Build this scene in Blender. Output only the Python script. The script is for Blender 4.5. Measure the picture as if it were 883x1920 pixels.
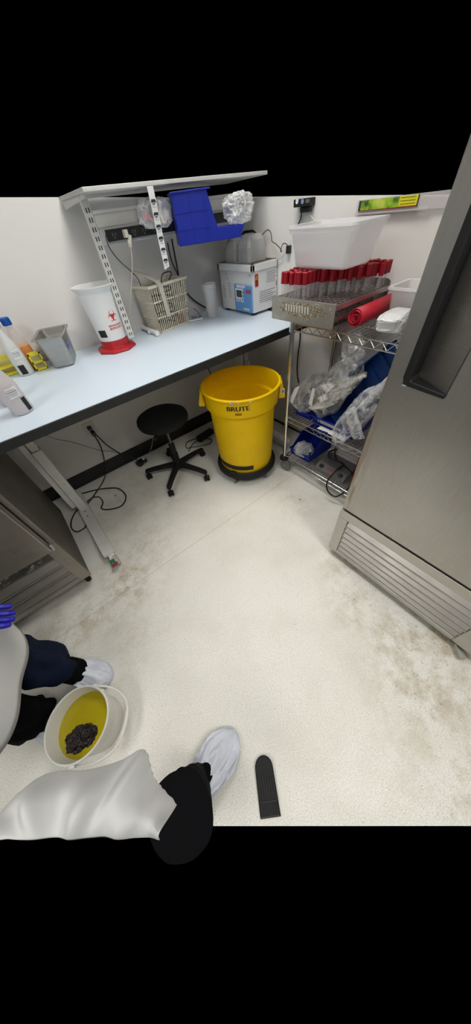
import bpy, bmesh, math, random
from mathutils import Vector, Matrix, Euler, noise
for o in list(bpy.data.objects): bpy.data.objects.remove(o)
SC = bpy.context.scene; COL = SC.collection
PI = math.pi; R = math.radians
# ---------------------------------------------------------------- camera, world, lights, exposure
CAMH = 1.40; FPX = 481.2
cam_d = bpy.data.cameras.new('camera'); cam = bpy.data.objects.new('camera', cam_d); COL.objects.link(cam)
cam.location = (0, 0, CAMH); cam.rotation_euler = Euler((R(39.9966), R(5.4231), R(-39.1806)), 'XYZ')
cam_d.sensor_fit = 'VERTICAL'; cam_d.sensor_height = 36.0; cam_d.lens = 36.0*FPX/1920.0
cam_d.clip_start = 0.02; cam_d.clip_end = 50
SC.camera = cam
w = bpy.data.worlds.new('world'); SC.world = w; w.use_nodes = True
w.node_tree.nodes['Background'].inputs[0].default_value = (0, 0, 0, 1)
w.node_tree.nodes['Background'].inputs[1].default_value = 0.0
SC.view_settings.view_transform = 'Standard'; SC.view_settings.look = 'None'
SC.view_settings.exposure = 0.06; SC.view_settings.gamma = 1.0
try: SC.view_settings.use_curve_mapping = False
except Exception: pass
LAMP = 13.6                                   # emission of the ceiling panels
LAMP_SPOTS = [(0.90, 1.20), (0.45, -0.95), (-1.45, 0.3)]
SC.cycles.max_bounces = 8; SC.cycles.transparent_max_bounces = 24
SC.cycles.use_denoising = True
# ---------------------------------------------------------------- pixel -> point on a plane of the room
CR = cam.rotation_euler.to_matrix()
def ray(x, y): return CR @ Vector(((x-441.5)/FPX, -(y-960)/FPX, -1))
def PX(x, y, X): d = ray(x, y); t = X/d.x; return Vector((0, 0, CAMH)) + d*t
def PY(x, y, Y): d = ray(x, y); t = Y/d.y; return Vector((0, 0, CAMH)) + d*t
def PZ(x, y, Z): d = ray(x, y); t = (Z-CAMH)/d.z; return Vector((0, 0, CAMH)) + d*t
# ---------------------------------------------------------------- materials
MATS = {}
def mat(name, col, rough=0.5, metal=0.0, alpha=1.0, bump=0, bscale=200, var=0, vscale=8, spec=0.5, trans=0, emit=0, sss=0, coat=0, stretch=None, ior=1.45):
    if name in MATS: return MATS[name]
    m = bpy.data.materials.new(name); m.use_nodes = True; nt = m.node_tree; b = nt.nodes['Principled BSDF']
    col = tuple(col)+(1,) if len(col) == 3 else col
    b.inputs['Base Color'].default_value = col; b.inputs['Roughness'].default_value = rough
    b.inputs['Metallic'].default_value = metal; b.inputs['Alpha'].default_value = alpha
    b.inputs['Specular IOR Level'].default_value = spec; b.inputs['Transmission Weight'].default_value = trans
    b.inputs['IOR'].default_value = ior; b.inputs['Coat Weight'].default_value = coat
    if sss: b.inputs['Subsurface Weight'].default_value = sss; b.inputs['Subsurface Radius'].default_value = (.02, .02, .02)
    if emit: b.inputs['Emission Color'].default_value = col; b.inputs['Emission Strength'].default_value = emit
    tc = nt.nodes.new('ShaderNodeTexCoord'); src = tc.outputs['Object']
    if stretch:
        mp = nt.nodes.new('ShaderNodeMapping'); mp.inputs['Scale'].default_value = stretch
        nt.links.new(src, mp.inputs['Vector']); src = mp.outputs['Vector']
    if var:
        n = nt.nodes.new('ShaderNodeTexNoise'); n.inputs['Scale'].default_value = vscale; n.inputs['Detail'].default_value = 6
        n.inputs['Roughness'].default_value = .65
        nt.links.new(src, n.inputs['Vector'])
        r = nt.nodes.new('ShaderNodeMapRange'); r.inputs['From Min'].default_value = .3; r.inputs['From Max'].default_value = .7
        r.inputs['To Min'].default_value = 1-var; r.inputs['To Max'].default_value = 1+var
        nt.links.new(n.outputs['Fac'], r.inputs['Value'])
        h = nt.nodes.new('ShaderNodeVectorMath'); h.operation = 'SCALE'; h.inputs[0].default_value = col[:3]
        nt.links.new(r.outputs['Result'], h.inputs['Scale']); nt.links.new(h.outputs['Vector'], b.inputs['Base Color'])
        r2 = nt.nodes.new('ShaderNodeMapRange'); r2.inputs['From Min'].default_value = .3; r2.inputs['From Max'].default_value = .7
        r2.inputs['To Min'].default_value = max(0, rough*(1-var)); r2.inputs['To Max'].default_value = min(1, rough*(1+var))
        nt.links.new(n.outputs['Fac'], r2.inputs['Value']); nt.links.new(r2.outputs['Result'], b.inputs['Roughness'])
    if bump:
        n2 = nt.nodes.new('ShaderNodeTexNoise'); n2.inputs['Scale'].default_value = bscale; n2.inputs['Detail'].default_value = 4
        nt.links.new(src, n2.inputs['Vector'])
        bp = nt.nodes.new('ShaderNodeBump'); bp.inputs['Strength'].default_value = bump; bp.inputs['Distance'].default_value = .003
        nt.links.new(n2.outputs['Fac'], bp.inputs['Height']); nt.links.new(bp.outputs['Normal'], b.inputs['Normal'])
    MATS[name] = m; return m
def nodes(name):
    m = bpy.data.materials.new(name); m.use_nodes = True; nt = m.node_tree
    return m, nt, nt.nodes['Principled BSDF']
def floor_mat():
    m, nt, b = nodes('speckled vinyl floor'); N = nt.nodes.new; L = nt.links.new
    tc = N('ShaderNodeTexCoord'); P = tc.outputs['Object']
    def noisef(scale, detail=3, rough=.5):
        n = N('ShaderNodeTexNoise'); n.inputs['Scale'].default_value = scale; n.inputs['Detail'].default_value = detail
        n.inputs['Roughness'].default_value = rough; L(P, n.inputs['Vector']); return n.outputs['Fac']
    def rng(src, a, c, lo=0, hi=1):
        r = N('ShaderNodeMapRange'); r.inputs['From Min'].default_value = a; r.inputs['From Max'].default_value = c
        r.inputs['To Min'].default_value = lo; r.inputs['To Max'].default_value = hi; L(src, r.inputs['Value']); return r.outputs['Result']
    def math_(op, a, c=None):
        n = N('ShaderNodeMath'); n.operation = op
        for i, s in enumerate((a, c)):
            if s is None: continue
            if isinstance(s, (int, float)): n.inputs[i].default_value = s
            else: L(s, n.inputs[i])
        return n.outputs[0]
    def mix(f, a, c):
        n = N('ShaderNodeMix'); n.data_type = 'RGBA'; L(f, n.inputs['Factor'])
        for s, k in ((a, 6), (c, 7)):
            if isinstance(s, tuple): n.inputs[k].default_value = s+(1,)
            else: L(s, n.inputs[k])
        return n.outputs[2]
    c = mix(rng(noisef(230, 3, .6), .40, .60), (.74, .715, .645), (.90, .88, .815))
    c = mix(rng(noisef(210, 3, .6), .58, .70, 0, .7), c, (.42, .40, .35))
    c = mix(rng(noisef(130, 2, .6), .69, .73, 0, .8), c, (.20, .19, .17))
    c = mix(rng(noisef(150, 2, .6), .62, .70), c, (.92, .91, .87))
    # broad dirt with its own shapes
    blobs = [(-.20, 1.02, .20, .8), (-.42, .98, .18, .7), (.02, 1.20, .20, .5), (.70, .05, .16, .6), (.74, -.2, .2, .9), (.62, -.33, .22, .8), (.45, -.55, .25, .5), (.92, .2, .2, .8), (.30, 1.45, .2, .35),
             (.9, -.3, .25, 1.), (-.6, .98, .25, .6), (1.0, .75, .14, .4), (1.05, 1.02, .12, .4), (.1, 1.75, .35, .4), (-.3, .75, .2, .3)]
    acc = None
    for x, y, r, s in blobs:
        d = N('ShaderNodeVectorMath'); d.operation = 'DISTANCE'; L(P, d.inputs[0]); d.inputs[1].default_value = (x, y, 0)
        v = rng(d.outputs['Value'], r*1.5, r*.2, 0, s)
        acc = v if acc is None else math_('MAXIMUM', acc, v)
    st = math_('MULTIPLY', acc, rng(noisef(9, 8, .72), .44, .62))
    c = mix(math_('MULTIPLY', st, .80), c, (.40, .32, .18))
    st2 = math_('MULTIPLY', acc, rng(noisef(42, 6, .7), .57, .66))
    c = mix(math_('MULTIPLY', st2, .6), c, (.13, .10, .07))
    st3 = rng(noisef(3.1, 5, .6), .46, .72, 0, .22)
    c = mix(st3, c, (.50, .44, .34))
    # welded seam
    sp = N('ShaderNodeSeparateXYZ'); L(P, sp.inputs[0])
    d = math_('ABSOLUTE', math_('SUBTRACT', sp.outputs['Y'], .978))
    sm = math_('MULTIPLY', rng(d, .0022, .0008), .55)
    c = mix(sm, c, (.25, .22, .18))
    L(c, b.inputs['Base Color']); b.inputs['Roughness'].default_value = .42
    L(rng(noisef(12, 5), .3, .7, .34, .55), b.inputs['Roughness'])
    b.inputs['Specular IOR Level'].default_value = .35
    bp = N('ShaderNodeBump'); bp.inputs['Strength'].default_value = .08; bp.inputs['Distance'].default_value = .002
    L(noisef(300, 2), bp.inputs['Height']); L(bp.outputs['Normal'], b.inputs['Normal'])
    return m
def steel(name, col, rough, streak=(1, 1, 40), dirt=0.12, dcol=(.30, .24, .16), bump=.03, dthr=(.52, .70), dscale=5, edge=False):
    m, nt, b = nodes(name); N = nt.nodes.new; L = nt.links.new
    tc = N('ShaderNodeTexCoord'); mp = N('ShaderNodeMapping'); mp.inputs['Scale'].default_value = streak; L(tc.outputs['Object'], mp.inputs['Vector'])
    n = N('ShaderNodeTexNoise'); n.inputs['Scale'].default_value = 14; n.inputs['Detail'].default_value = 6; L(mp.outputs[0], n.inputs['Vector'])
    d = N('ShaderNodeTexNoise'); d.inputs['Scale'].default_value = dscale; d.inputs['Detail'].default_value = 8; d.inputs['Roughness'].default_value = .7; L(tc.outputs['Object'], d.inputs['Vector'])
    r = N('ShaderNodeMapRange'); r.inputs['From Min'].default_value = .3; r.inputs['From Max'].default_value = .7; r.inputs['To Min'].default_value = .93; r.inputs['To Max'].default_value = 1.07
    L(n.outputs['Fac'], r.inputs['Value'])
    v = N('ShaderNodeVectorMath'); v.operation = 'SCALE'; v.inputs[0].default_value = col; L(r.outputs['Result'], v.inputs['Scale'])
    rd = N('ShaderNodeMapRange'); rd.inputs['From Min'].default_value = dthr[0]; rd.inputs['From Max'].default_value = dthr[1]; rd.inputs['To Max'].default_value = dirt; L(d.outputs['Fac'], rd.inputs['Value'])
    mx = N('ShaderNodeMix'); mx.data_type = 'RGBA'; L(rd.outputs['Result'], mx.inputs['Factor']); L(v.outputs['Vector'], mx.inputs[6]); mx.inputs[7].default_value = dcol+(1,)
    out = mx.outputs[2]
    if edge:                                   # tan residue dried along the free edge of the door
        sp = N('ShaderNodeSeparateXYZ'); L(tc.outputs['Object'], sp.inputs[0])
        def rg_(src, a, c):
            q = N('ShaderNodeMapRange'); q.inputs['From Min'].default_value = a; q.inputs['From Max'].default_value = c; L(src, q.inputs['Value']); return q.outputs['Result']
        mp2 = N('ShaderNodeMapping'); mp2.inputs['Scale'].default_value = (1, 30, 3); L(tc.outputs['Object'], mp2.inputs['Vector'])
        n3 = N('ShaderNodeTexNoise'); n3.inputs['Scale'].default_value = 2; n3.inputs['Detail'].default_value = 5; L(mp2.outputs[0], n3.inputs['Vector'])
        e1 = N('ShaderNodeMath'); e1.operation = 'MULTIPLY'; L(rg_(sp.outputs['Y'], .315, .345), e1.inputs[0]); L(rg_(sp.outputs['Z'], .95, .62), e1.inputs[1])
        e2 = N('ShaderNodeMath'); e2.operation = 'MULTIPLY'; L(e1.outputs[0], e2.inputs[0]); L(rg_(n3.outputs['Fac'], .38, .58), e2.inputs[1])
        e3 = N('ShaderNodeMath'); e3.operation = 'MULTIPLY'; L(e2.outputs[0], e3.inputs[0]); e3.inputs[1].default_value = .75
        mx2 = N('ShaderNodeMix'); mx2.data_type = 'RGBA'; L(e3.outputs[0], mx2.inputs['Factor']); L(out, mx2.inputs[6]); mx2.inputs[7].default_value = (.26, .19, .11, 1); out = mx2.outputs[2]
    L(out, b.inputs['Base Color']); b.inputs['Metallic'].default_value = .92
    rr = N('ShaderNodeMapRange'); rr.inputs['From Min'].default_value = .25; rr.inputs['From Max'].default_value = .75; rr.inputs['To Min'].default_value = rough*.85; rr.inputs['To Max'].default_value = rough*1.25
    L(d.outputs['Fac'], rr.inputs['Value']); L(rr.outputs['Result'], b.inputs['Roughness'])
    bp = N('ShaderNodeBump'); bp.inputs['Strength'].default_value = bump; bp.inputs['Distance'].default_value = .003; L(n.outputs['Fac'], bp.inputs['Height']); L(bp.outputs['Normal'], b.inputs['Normal'])
    return m
TILE = mat('grey ceiling tile', (.42, .42, .41), .8)
WHITE = mat('white painted wall', (.74, .72, .69), .6, var=.03, vscale=2, bump=.05, bscale=120)
FLOOR = floor_mat()
TOP = mat('pale blue laminate', (.66, .755, .85), .30, bump=.02, bscale=3)
EDGE = mat('black rubber edge', (.022, .023, .023), .5, var=.1)
BASEB = mat('black vinyl baseboard', (.018, .018, .018), .45, var=.2)
SS = steel('brushed stainless steel', (.50, .485, .45), .36, (1, 1, 30))
SSV = steel('stainless door steel', (.44, .425, .395), .34, (1, 28, 1), dirt=.35, dcol=(.42, .36, .27))
DOORM = steel('stained door steel', (.44, .425, .395), .34, (1, 28, 1), dirt=.35, dcol=(.42, .36, .27), edge=True)
SSD = steel('dull stainless steel', (.36, .335, .30), .42, (1, 1, 30), dirt=.4, dcol=(.22, .19, .16))
SSB = steel('scratched bar steel', (.12, .115, .105), .3, (1, 1, 3), dirt=.9, dcol=(.62, .60, .56), dthr=(.54, .60), dscale=26)
SLAT = steel('louvre steel', (.50, .475, .44), .42, (1, 1, 20), dirt=.2)
CHROME = mat('chromed wire', (.62, .62, .62), .22, 1.0)
PAN = steel('steam pan steel', (.42, .41, .385), .38, (1, 1, 6), dirt=.05)
TRAY = steel('tray steel', (.40, .36, .35), .34, (6, 1, 1), dirt=.1)
GREY = mat('light grey powder coat', (.50, .50, .48), .45, var=.04)
GREYW = mat('off white powder coat', (.62, .61, .58), .45, var=.04)
BLK = mat('black plastic', (.012, .012, .013), .45)
BLKM = mat('matt black plastic', (.009, .009, .010), .7, spec=.3, var=.15, vscale=20)
RUB = mat('dark grey rubber', (.014, .014, .015), .6, spec=.3, var=.3, vscale=18)
WHEEL = mat('grey rubber wheel', (.20, .20, .195), .55, var=.2, vscale=25)
YEL = mat('yellow plastic', (.88, .56, .0), .5, spec=.25, var=.05, vscale=6, bump=.05, bscale=300)
INK = mat('black print', (.01, .01, .01), .6)
INKG = mat('grey print', (.12, .12, .13), .6)
PAPER = mat('white paper', (.78, .78, .77), .6)
BLUEB = mat('cobalt blue plastic', (.008, .022, .30), .38, var=.08, vscale=10)
BLUED = mat('deep blue plastic', (.008, .055, .24), .42, var=.08, vscale=10)
RED = mat('crimson plastic', (.32, .004, .014), .42, var=.05, vscale=20)
REDS = mat('red rubber sheet', (.52, .012, .03), .55, var=.06, vscale=14)
def film(name, col=(.86, .87, .88), lo=.10, hi=.5, glint=.4, rough=.14, scale=9):
    """crumpled clear film: nearly see-through where it faces the eye flatly, denser on its folds, with pale streaks painted in as glints"""
    m, nt, b = nodes(name); N = nt.nodes.new; L = nt.links.new
    b.inputs['Base Color'].default_value = col+(1,); b.inputs['Roughness'].default_value = rough; b.inputs['Specular IOR Level'].default_value = 1
    tc = N('ShaderNodeTexCoord'); n = N('ShaderNodeTexNoise'); n.inputs['Scale'].default_value = scale; n.inputs['Detail'].default_value = 2.5; n.inputs['Distortion'].default_value = .6; L(tc.outputs['Object'], n.inputs['Vector'])
    def M_(op, a, c=None):
        q = N('ShaderNodeMath'); q.operation = op
        for i, s in enumerate((a, c)):
            if s is None: continue
            if isinstance(s, (int, float)): q.inputs[i].default_value = s
            else: L(s, q.inputs[i])
        return q.outputs[0]
    rd = M_('SUBTRACT', 1.0, M_('MULTIPLY', M_('ABSOLUTE', M_('SUBTRACT', n.outputs['Fac'], .5)), 14.0)); rd = M_('MAXIMUM', rd, 0.0)  # noise streaks that paint glints into the alpha
    lw = N('ShaderNodeLayerWeight'); lw.inputs['Blend'].default_value = .35
    a = M_('ADD', M_('MULTIPLY', lw.outputs['Facing'], hi), lo); a = M_('ADD', a, M_('MULTIPLY', rd, glint)); a = M_('MINIMUM', a, .95); L(a, b.inputs['Alpha'])
    bp = N('ShaderNodeBump'); bp.inputs['Strength'].default_value = 1; bp.inputs['Distance'].default_value = .012; L(M_('ADD', n.outputs['Fac'], M_('MULTIPLY', rd, .25)), bp.inputs['Height']); L(bp.outputs['Normal'], b.inputs['Normal'])
    MATS[name] = m; return m
FILM = film('clear film')
FILM2 = film('cloudy film', lo=.26, hi=.5, glint=.35, scale=12)
FROST = mat('frosted plastic', (.86, .86, .86), .4, alpha=.80, sss=0)
CLR = mat('clear plastic', (.80, .80, .80), .08, alpha=.22, spec=.8)
CLR2 = mat('clear glass tube', (.80, .77, .77), .05, alpha=.20, spec=.8)
IVORY = mat('ivory plastic', (.62, .58, .49), .45, var=.05)
WPL = mat('white plastic', (.76, .76, .75), .4)
SOLE = mat('shoe cover film', (.66, .69, .77), .32, bump=1.0, bscale=22, var=.12, vscale=22)
NAVY = mat('navy trousers', (.007, .012, .032), .9, spec=.12, var=.3, vscale=12, bump=.4, bscale=60)
BLACKC = mat('black cloth', (.004, .004, .005), .95, spec=.08, var=.3, vscale=14, bump=.4, bscale=60)
COAT = mat('white lab coat cloth', (.56, .56, .55), .85, spec=.15, var=.05, vscale=6, bump=.35, bscale=22)
SKIN = mat('skin', (.55, .34, .25), .5, sss=.1)
HAIR = mat('dark hair', (.02, .015, .012), .6)
GLOVE = mat('blue nitrile', (.012, .010, .36), .4)
# ---------------------------------------------------------------- mesh builder
class MB:
    def __init__(s): s.v = []; s.f = []; s.m = []; s.i = 0
    def add(s, vs, fs):
        o = len(s.v); s.v += [Vector(p) for p in vs]; s.f += [[i+o for i in f] for f in fs]; s.m += [s.i]*len(fs); return s
    def box(s, x0, x1, y0, y1, z0, z1):
        return s.add([(x, y, z) for x in (x0, x1) for y in (y0, y1) for z in (z0, z1)],
                     [(0, 1, 3, 2), (4, 6, 7, 5), (0, 4, 5, 1), (2, 3, 7, 6), (0, 2, 6, 4), (1, 5, 7, 3)])
    def obox(s, c, u, v, w):          # oriented box: centre, three half axes
        c, u, v, w = map(Vector, (c, u, v, w))
        return s.add([c+a*u+b*v+d*w for a in (-1, 1) for b in (-1, 1) for d in (-1, 1)],
                     [(0, 1, 3, 2), (4, 6, 7, 5), (0, 4, 5, 1), (2, 3, 7, 6), (0, 2, 6, 4), (1, 5, 7, 3)])
    def cyl(s, p0, p1, r0, r1=None, n=16, caps=True):
        p0, p1 = Vector(p0), Vector(p1); r1 = r0 if r1 is None else r1
        d = (p1-p0).normalized(); a = d.orthogonal().normalized(); b = d.cross(a)
        vs = []
        for p, r in ((p0, r0), (p1, r1)):
            for k in range(n): t = 2*PI*k/n; vs.append(p+(a*math.cos(t)+b*math.sin(t))*r)
        fs = [(k, (k+1) % n, n+(k+1) % n, n+k) for k in range(n)]
        if caps: fs += [tuple(range(n))[::-1], tuple(range(n, 2*n))]
        return s.add(vs, fs)
    def tube(s, pts, r, n=8, closed=False, sm=0):
        pts = [Vector(p) for p in pts]
        if sm: pts = spline(pts, sm, closed)
        m = len(pts); vs = []; prev = None
        for i, p in enumerate(pts):
            if closed: d = pts[(i+1) % m]-pts[i-1]
            else: d = pts[min(i+1, m-1)]-pts[max(i-1, 0)]
            d.normalize()
            if prev is None: a = d.orthogonal().normalized()
            else:
                a = prev-d*prev.dot(d)
                a = a.normalized() if a.length > 1e-6 else d.orthogonal().normalized()
            prev = a; b = d.cross(a); rr = r[i*len(r)//m] if isinstance(r, (list, tuple)) else r
            for k in range(n): t = 2*PI*k/n; vs.append(p+(a*math.cos(t)+b*math.sin(t))*rr)
        fs = []
        for i in range(m if closed else m-1):
            j = (i+1) % m
            for k in range(n): fs.append((i*n+k, i*n+(k+1) % n, j*n+(k+1) % n, j*n+k))
        if not closed: fs += [tuple(range(n))[::-1], tuple(range((m-1)*n, m*n))]
        return s.add(vs, fs)
    def lathe(s, prof, c=(0, 0, 0), n=48, cap0=False, cap1=False, rot=0):
        vs = []; fs = []; m = len(prof)
        for r, z in prof:
            for k in range(n): t = 2*PI*k/n+rot; vs.append((c[0]+r*math.cos(t), c[1]+r*math.sin(t), c[2]+z))
        for i in range(m-1):
            for k in range(n): fs.append((i*n+k, i*n+(k+1) % n, (i+1)*n+(k+1) % n, (i+1)*n+k))
        if cap0: fs.append(tuple(range(n))[::-1])
        if cap1: fs.append(tuple(range((m-1)*n, m*n)))
        return s.add(vs, fs)
    def prism(s, poly, a, b, ax='z'):  # polygon in the plane across ax, extruded a..b
        def P(u, v, w): return {'z': (u, v, w), 'x': (w, u, v), 'y': (u, w, v)}[ax]
        n = len(poly); vs = [P(u, v, a) for u, v in poly]+[P(u, v, b) for u, v in poly]
        return s.add(vs, [tuple(range(n))[::-1], tuple(range(n, 2*n))]+[(k, (k+1) % n, n+(k+1) % n, n+k) for k in range(n)])
    def loft(s, rings, caps=(False, False), closed=True):
        n = len(rings[0]); vs = [p for r in rings for p in r]; fs = []
        for i in range(len(rings)-1):
            for k in range(n if closed else n-1): fs.append((i*n+k, i*n+(k+1) % n, (i+1)*n+(k+1) % n, (i+1)*n+k))
        if caps[0]: fs.append(tuple(range(n))[::-1])
        if caps[1]: fs.append(tuple(range((len(rings)-1)*n, len(rings)*n)))
        return s.add(vs, fs)
    def rectd(s, c, u, v):            # flat decal rectangle, centre + half axes
        c, u, v = map(Vector, (c, u, v)); return s.add([c-u-v, c+u-v, c+u+v, c-u+v], [(0, 1, 2, 3)])
    def text(s, t, size, fn, align='CENTER'):
        cu = bpy.data.curves.new('t', 'FONT'); cu.body = t; cu.size = size; cu.align_x = align; cu.align_y = 'CENTER'; cu.resolution_u = 3
        o = bpy.data.objects.new('t', cu); COL.objects.link(o); dg = bpy.context.evaluated_depsgraph_get()
        me = bpy.data.meshes.new_from_object(o.evaluated_get(dg))
        s.add([fn(v.co.x, v.co.y) for v in me.vertices], [tuple(p.vertices) for p in me.polygons])
        bpy.data.objects.remove(o); bpy.data.curves.remove(cu); bpy.data.meshes.remove(me); return s
    def strip(s, pts, wd, fn):        # 2D polyline ribbon mapped by fn
        vs = []; m = len(pts)
        for i in range(m):
            a = pts[max(i-1, 0)]; b = pts[min(i+1, m-1)]; dx, dy = b[0]-a[0], b[1]-a[1]; l = math.hypot(dx, dy) or 1
            w_ = wd[i] if isinstance(wd, list) else wd
            nx, ny = -dy/l*w_/2, dx/l*w_/2
            vs += [fn(pts[i][0]+nx, pts[i][1]+ny), fn(pts[i][0]-nx, pts[i][1]-ny)]
        return s.add(vs, [(2*i, 2*i+1, 2*i+3, 2*i+2) for i in range(m-1)])
def spline(pts, k=6, closed=False):
    out = []; n = len(pts); rng = n if closed else n-1
    for i in range(rng):
        g = lambda j: pts[j % n] if closed else pts[max(0, min(n-1, j))]
        p0, p1, p2, p3 = g(i-1), g(i), g(i+1), g(i+2)
        for q in range(k):
            t = q/k; out.append(.5*((2*p1)+(p2-p0)*t+(2*p0-5*p1+4*p2-p3)*t*t+(3*p1-p0-3*p2+p3)*t**3))
    if not closed: out.append(pts[-1].copy())
    return out
XF = {}
def wmat(o): return XF.get(o.name, Matrix.Identity(4))
def obj(name, m, mats, parent=None, world=False, smooth=True, bevel=0, sub=0, solid=0, ang=35, weld=False, label=None, kind=None):
    """links the builder's shapes as ONE mesh object; parts are in their parent's frame unless world=True"""
    vs = m.v
    if parent is None:
        xs = [v.x for v in vs]; ys = [v.y for v in vs]; zs = [v.z for v in vs]
        loc = Vector(((min(xs)+max(xs))/2, (min(ys)+max(ys))/2, min(zs))); T = Matrix.Translation(-loc)
    else:
        loc = Vector((0, 0, 0)); T = wmat(parent).inverted() if world else Matrix.Identity(4)
    me = bpy.data.meshes.new(name); me.from_pydata([T @ v for v in vs], [], m.f)
    for x in (mats if isinstance(mats, (list, tuple)) else [mats]): me.materials.append(x)
    me.polygons.foreach_set('material_index', m.m)
    bm = bmesh.new(); bm.from_mesh(me)
    if weld: bmesh.ops.remove_doubles(bm, verts=bm.verts, dist=1e-5)
    bmesh.ops.recalc_face_normals(bm, faces=bm.faces); bm.to_mesh(me); bm.free()
    if smooth:
        me.polygons.foreach_set('use_smooth', [True]*len(me.polygons)); me.set_sharp_from_angle(angle=R(ang))
    o = bpy.data.objects.new(name, me); COL.objects.link(o); o.location = loc
    if parent is None: XF[o.name] = Matrix.Translation(loc)
    else: o.parent = parent; XF[o.name] = wmat(parent)
    if solid: q = o.modifiers.new('solid', 'SOLIDIFY'); q.thickness = solid; q.offset = 0
    if bevel: q = o.modifiers.new('bevel', 'BEVEL'); q.width = bevel; q.segments = 2; q.limit_method = 'ANGLE'; q.angle_limit = R(40); q.harden_normals = True
    if sub: q = o.modifiers.new('sub', 'SUBSURF'); q.levels = sub; q.render_levels = sub
    if label: o['label'] = label
    if kind: o['kind'] = kind
    return o
def tag(o, label, cat, group=None, kind=None):
    o['label'] = label; o['category'] = cat
    if group: o['group'] = group
    if kind: o['kind'] = kind
    return o
def thing(name, label, cat, loc=(0, 0, 0), rot=(0, 0, 0), group=None):
    o = bpy.data.objects.new(name, None); COL.objects.link(o); o.location = loc; o.rotation_euler = rot; o.empty_display_size = .05
    XF[o.name] = Matrix.Translation(Vector(loc)) @ Euler(rot, 'XYZ').to_matrix().to_4x4()
    return tag(o, label, cat, group)
def frame_thing(name, label, cat, loc, u, v, w_, group=None):
    """Empty whose local axes are u, v, w_"""
    Mx = Matrix((Vector(u).normalized(), Vector(v).normalized(), Vector(w_).normalized())).transposed()
    return thing(name, label, cat, loc, tuple(Mx.to_euler('XYZ')), group)
def struct(name, m, mt, **k):
    o = obj(name, m, mt, **k); o['kind'] = 'structure'; return o
def copy_tree(o, parent=None):
    c = o.copy(); COL.objects.link(c); c.parent = parent
    for ch in list(o.children): copy_tree(ch, c)
    return c
def crumple(c, size, seed=0, amp=.18, freq=2.5, sub=4, pw=2.5, axis=None):
    """creased closed film surface"""
    bm = bmesh.new(); bmesh.ops.create_icosphere(bm, subdivisions=sub, radius=1)
    m = MB(); c = Vector(c); off = Vector((seed*7.3, seed*3.1, seed*5.7)); vs = []
    for v in bm.verts:
        p = v.co.copy(); q = Vector([math.copysign(abs(t)**(2/pw), t) for t in p])
        nz = noise.noise(p*freq+off); n2 = 1-abs(noise.noise(p*freq*2.3+off))*2; n3 = 1-abs(noise.noise(p*freq*5+off))*2
        q *= 1+amp*(nz*1.2+n2*.5+n3*.22)
        q = Vector((q.x*size[0], q.y*size[1], q.z*size[2]))
        if axis is not None: q = axis @ q
        vs.append(c+q)
    fs = [tuple(x.index for x in f.verts) for f in bm.faces]; bm.free()
    return m.add(vs, fs)
def axes(u, v):
    u = Vector(u).normalized(); w_ = u.cross(Vector(v)).normalized(); v = w_.cross(u)
    return Matrix((u, v, w_)).transposed()
def skin(name, pts, edges, mt, parent, sub=2, root=0, label=None):
    me = bpy.data.meshes.new(name); me.from_pydata([p[:3] for p in pts], edges, [])
    me.materials.append(mt)
    o = bpy.data.objects.new(name, me); COL.objects.link(o)
    sk = o.modifiers.new('skin', 'SKIN'); sk.use_smooth_shade = True
    for i, d in enumerate(me.skin_vertices[0].data):
        r = pts[i][3]; d.radius = (r, r) if not isinstance(r, tuple) else r; d.use_root = (i == root)
    q = o.modifiers.new('sub', 'SUBSURF'); q.levels = sub; q.render_levels = sub
    dg = bpy.context.evaluated_depsgraph_get(); dg.update()
    me2 = bpy.data.meshes.new_from_object(o.evaluated_get(dg)); me2.name = name
    o.modifiers.clear(); o.data = me2
    me2.polygons.foreach_set('use_smooth', [True]*len(me2.polygons))
    if not me2.materials: me2.materials.append(mt)
    if parent is not None:
        me2.transform(wmat(parent).inverted()); o.parent = parent
    XF[o.name] = wmat(parent) if parent is not None else Matrix.Identity(4)
    if label: o['label'] = label
    return o
# ================================================================ the room
XW, YW = 1.68, 2.14
fl = MB(); fl.add([(XW, YW, 0), (-2.2, YW, 0), (-2.2, 1.391, 0), (XW, -1.655, 0)], [(0, 1, 2, 3)])
fl.add([(XW, YW, -.05), (-2.2, YW, -.05), (-2.2, 1.391, -.05), (XW, -1.655, -.05)], [(3, 2, 1, 0)])
fl.add([(-2.2, 1.391, -.05), (-2.2, 1.391, 0), (XW, -1.655, 0), (XW, -1.655, -.05)], [(0, 1, 2, 3)])
me_f = obj('floor', fl, FLOOR, smooth=False, kind='structure')
me_f.data.transform(Matrix.Translation(me_f.location)); me_f.location = (0, 0, 0)
struct('wall_back', MB().prism([(-2.2, 0), (XW+.08, 0), (XW+.08, 1.437), (.68, 1.508), (.30, 1.532), (-2.2, 1.66)], YW, YW+.08, 'y'), WHITE, smooth=False)
struct('wall_right', MB().prism([(YW, 0), (YW, 1.437), (1.47, 1.396), (.70, 1.343), (-1.6, 1.20), (-1.6, 0)], XW, XW+.08, 'x'), WHITE, smooth=False)
struct('wall_left', MB().box(-2.28, -2.2, -2.2, YW, 0, 2.7), TILE, smooth=False)
struct('wall_front', MB().box(-2.2, XW, -2.28, -2.2, 0, 2.7), TILE, smooth=False)
struct('ceiling', MB().box(-2.2, XW, -2.2, YW, 2.70, 2.75), TILE, smooth=False)
struct('baseboard_back', MB().box(-2.2, XW-.012, YW-.008, YW-.0005, 0.0005, .112).box(-2.2, XW-.012, YW-.018, YW-.008, .0005, .012), BASEB, bevel=.002)
struct('baseboard_right', MB().box(XW-.008, XW-.0005, -1.2, YW-.02, .0005, .02), BASEB, bevel=.002)
LM = mat('lamp diffuser', (1, .985, .945), .5, emit=LAMP)
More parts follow.
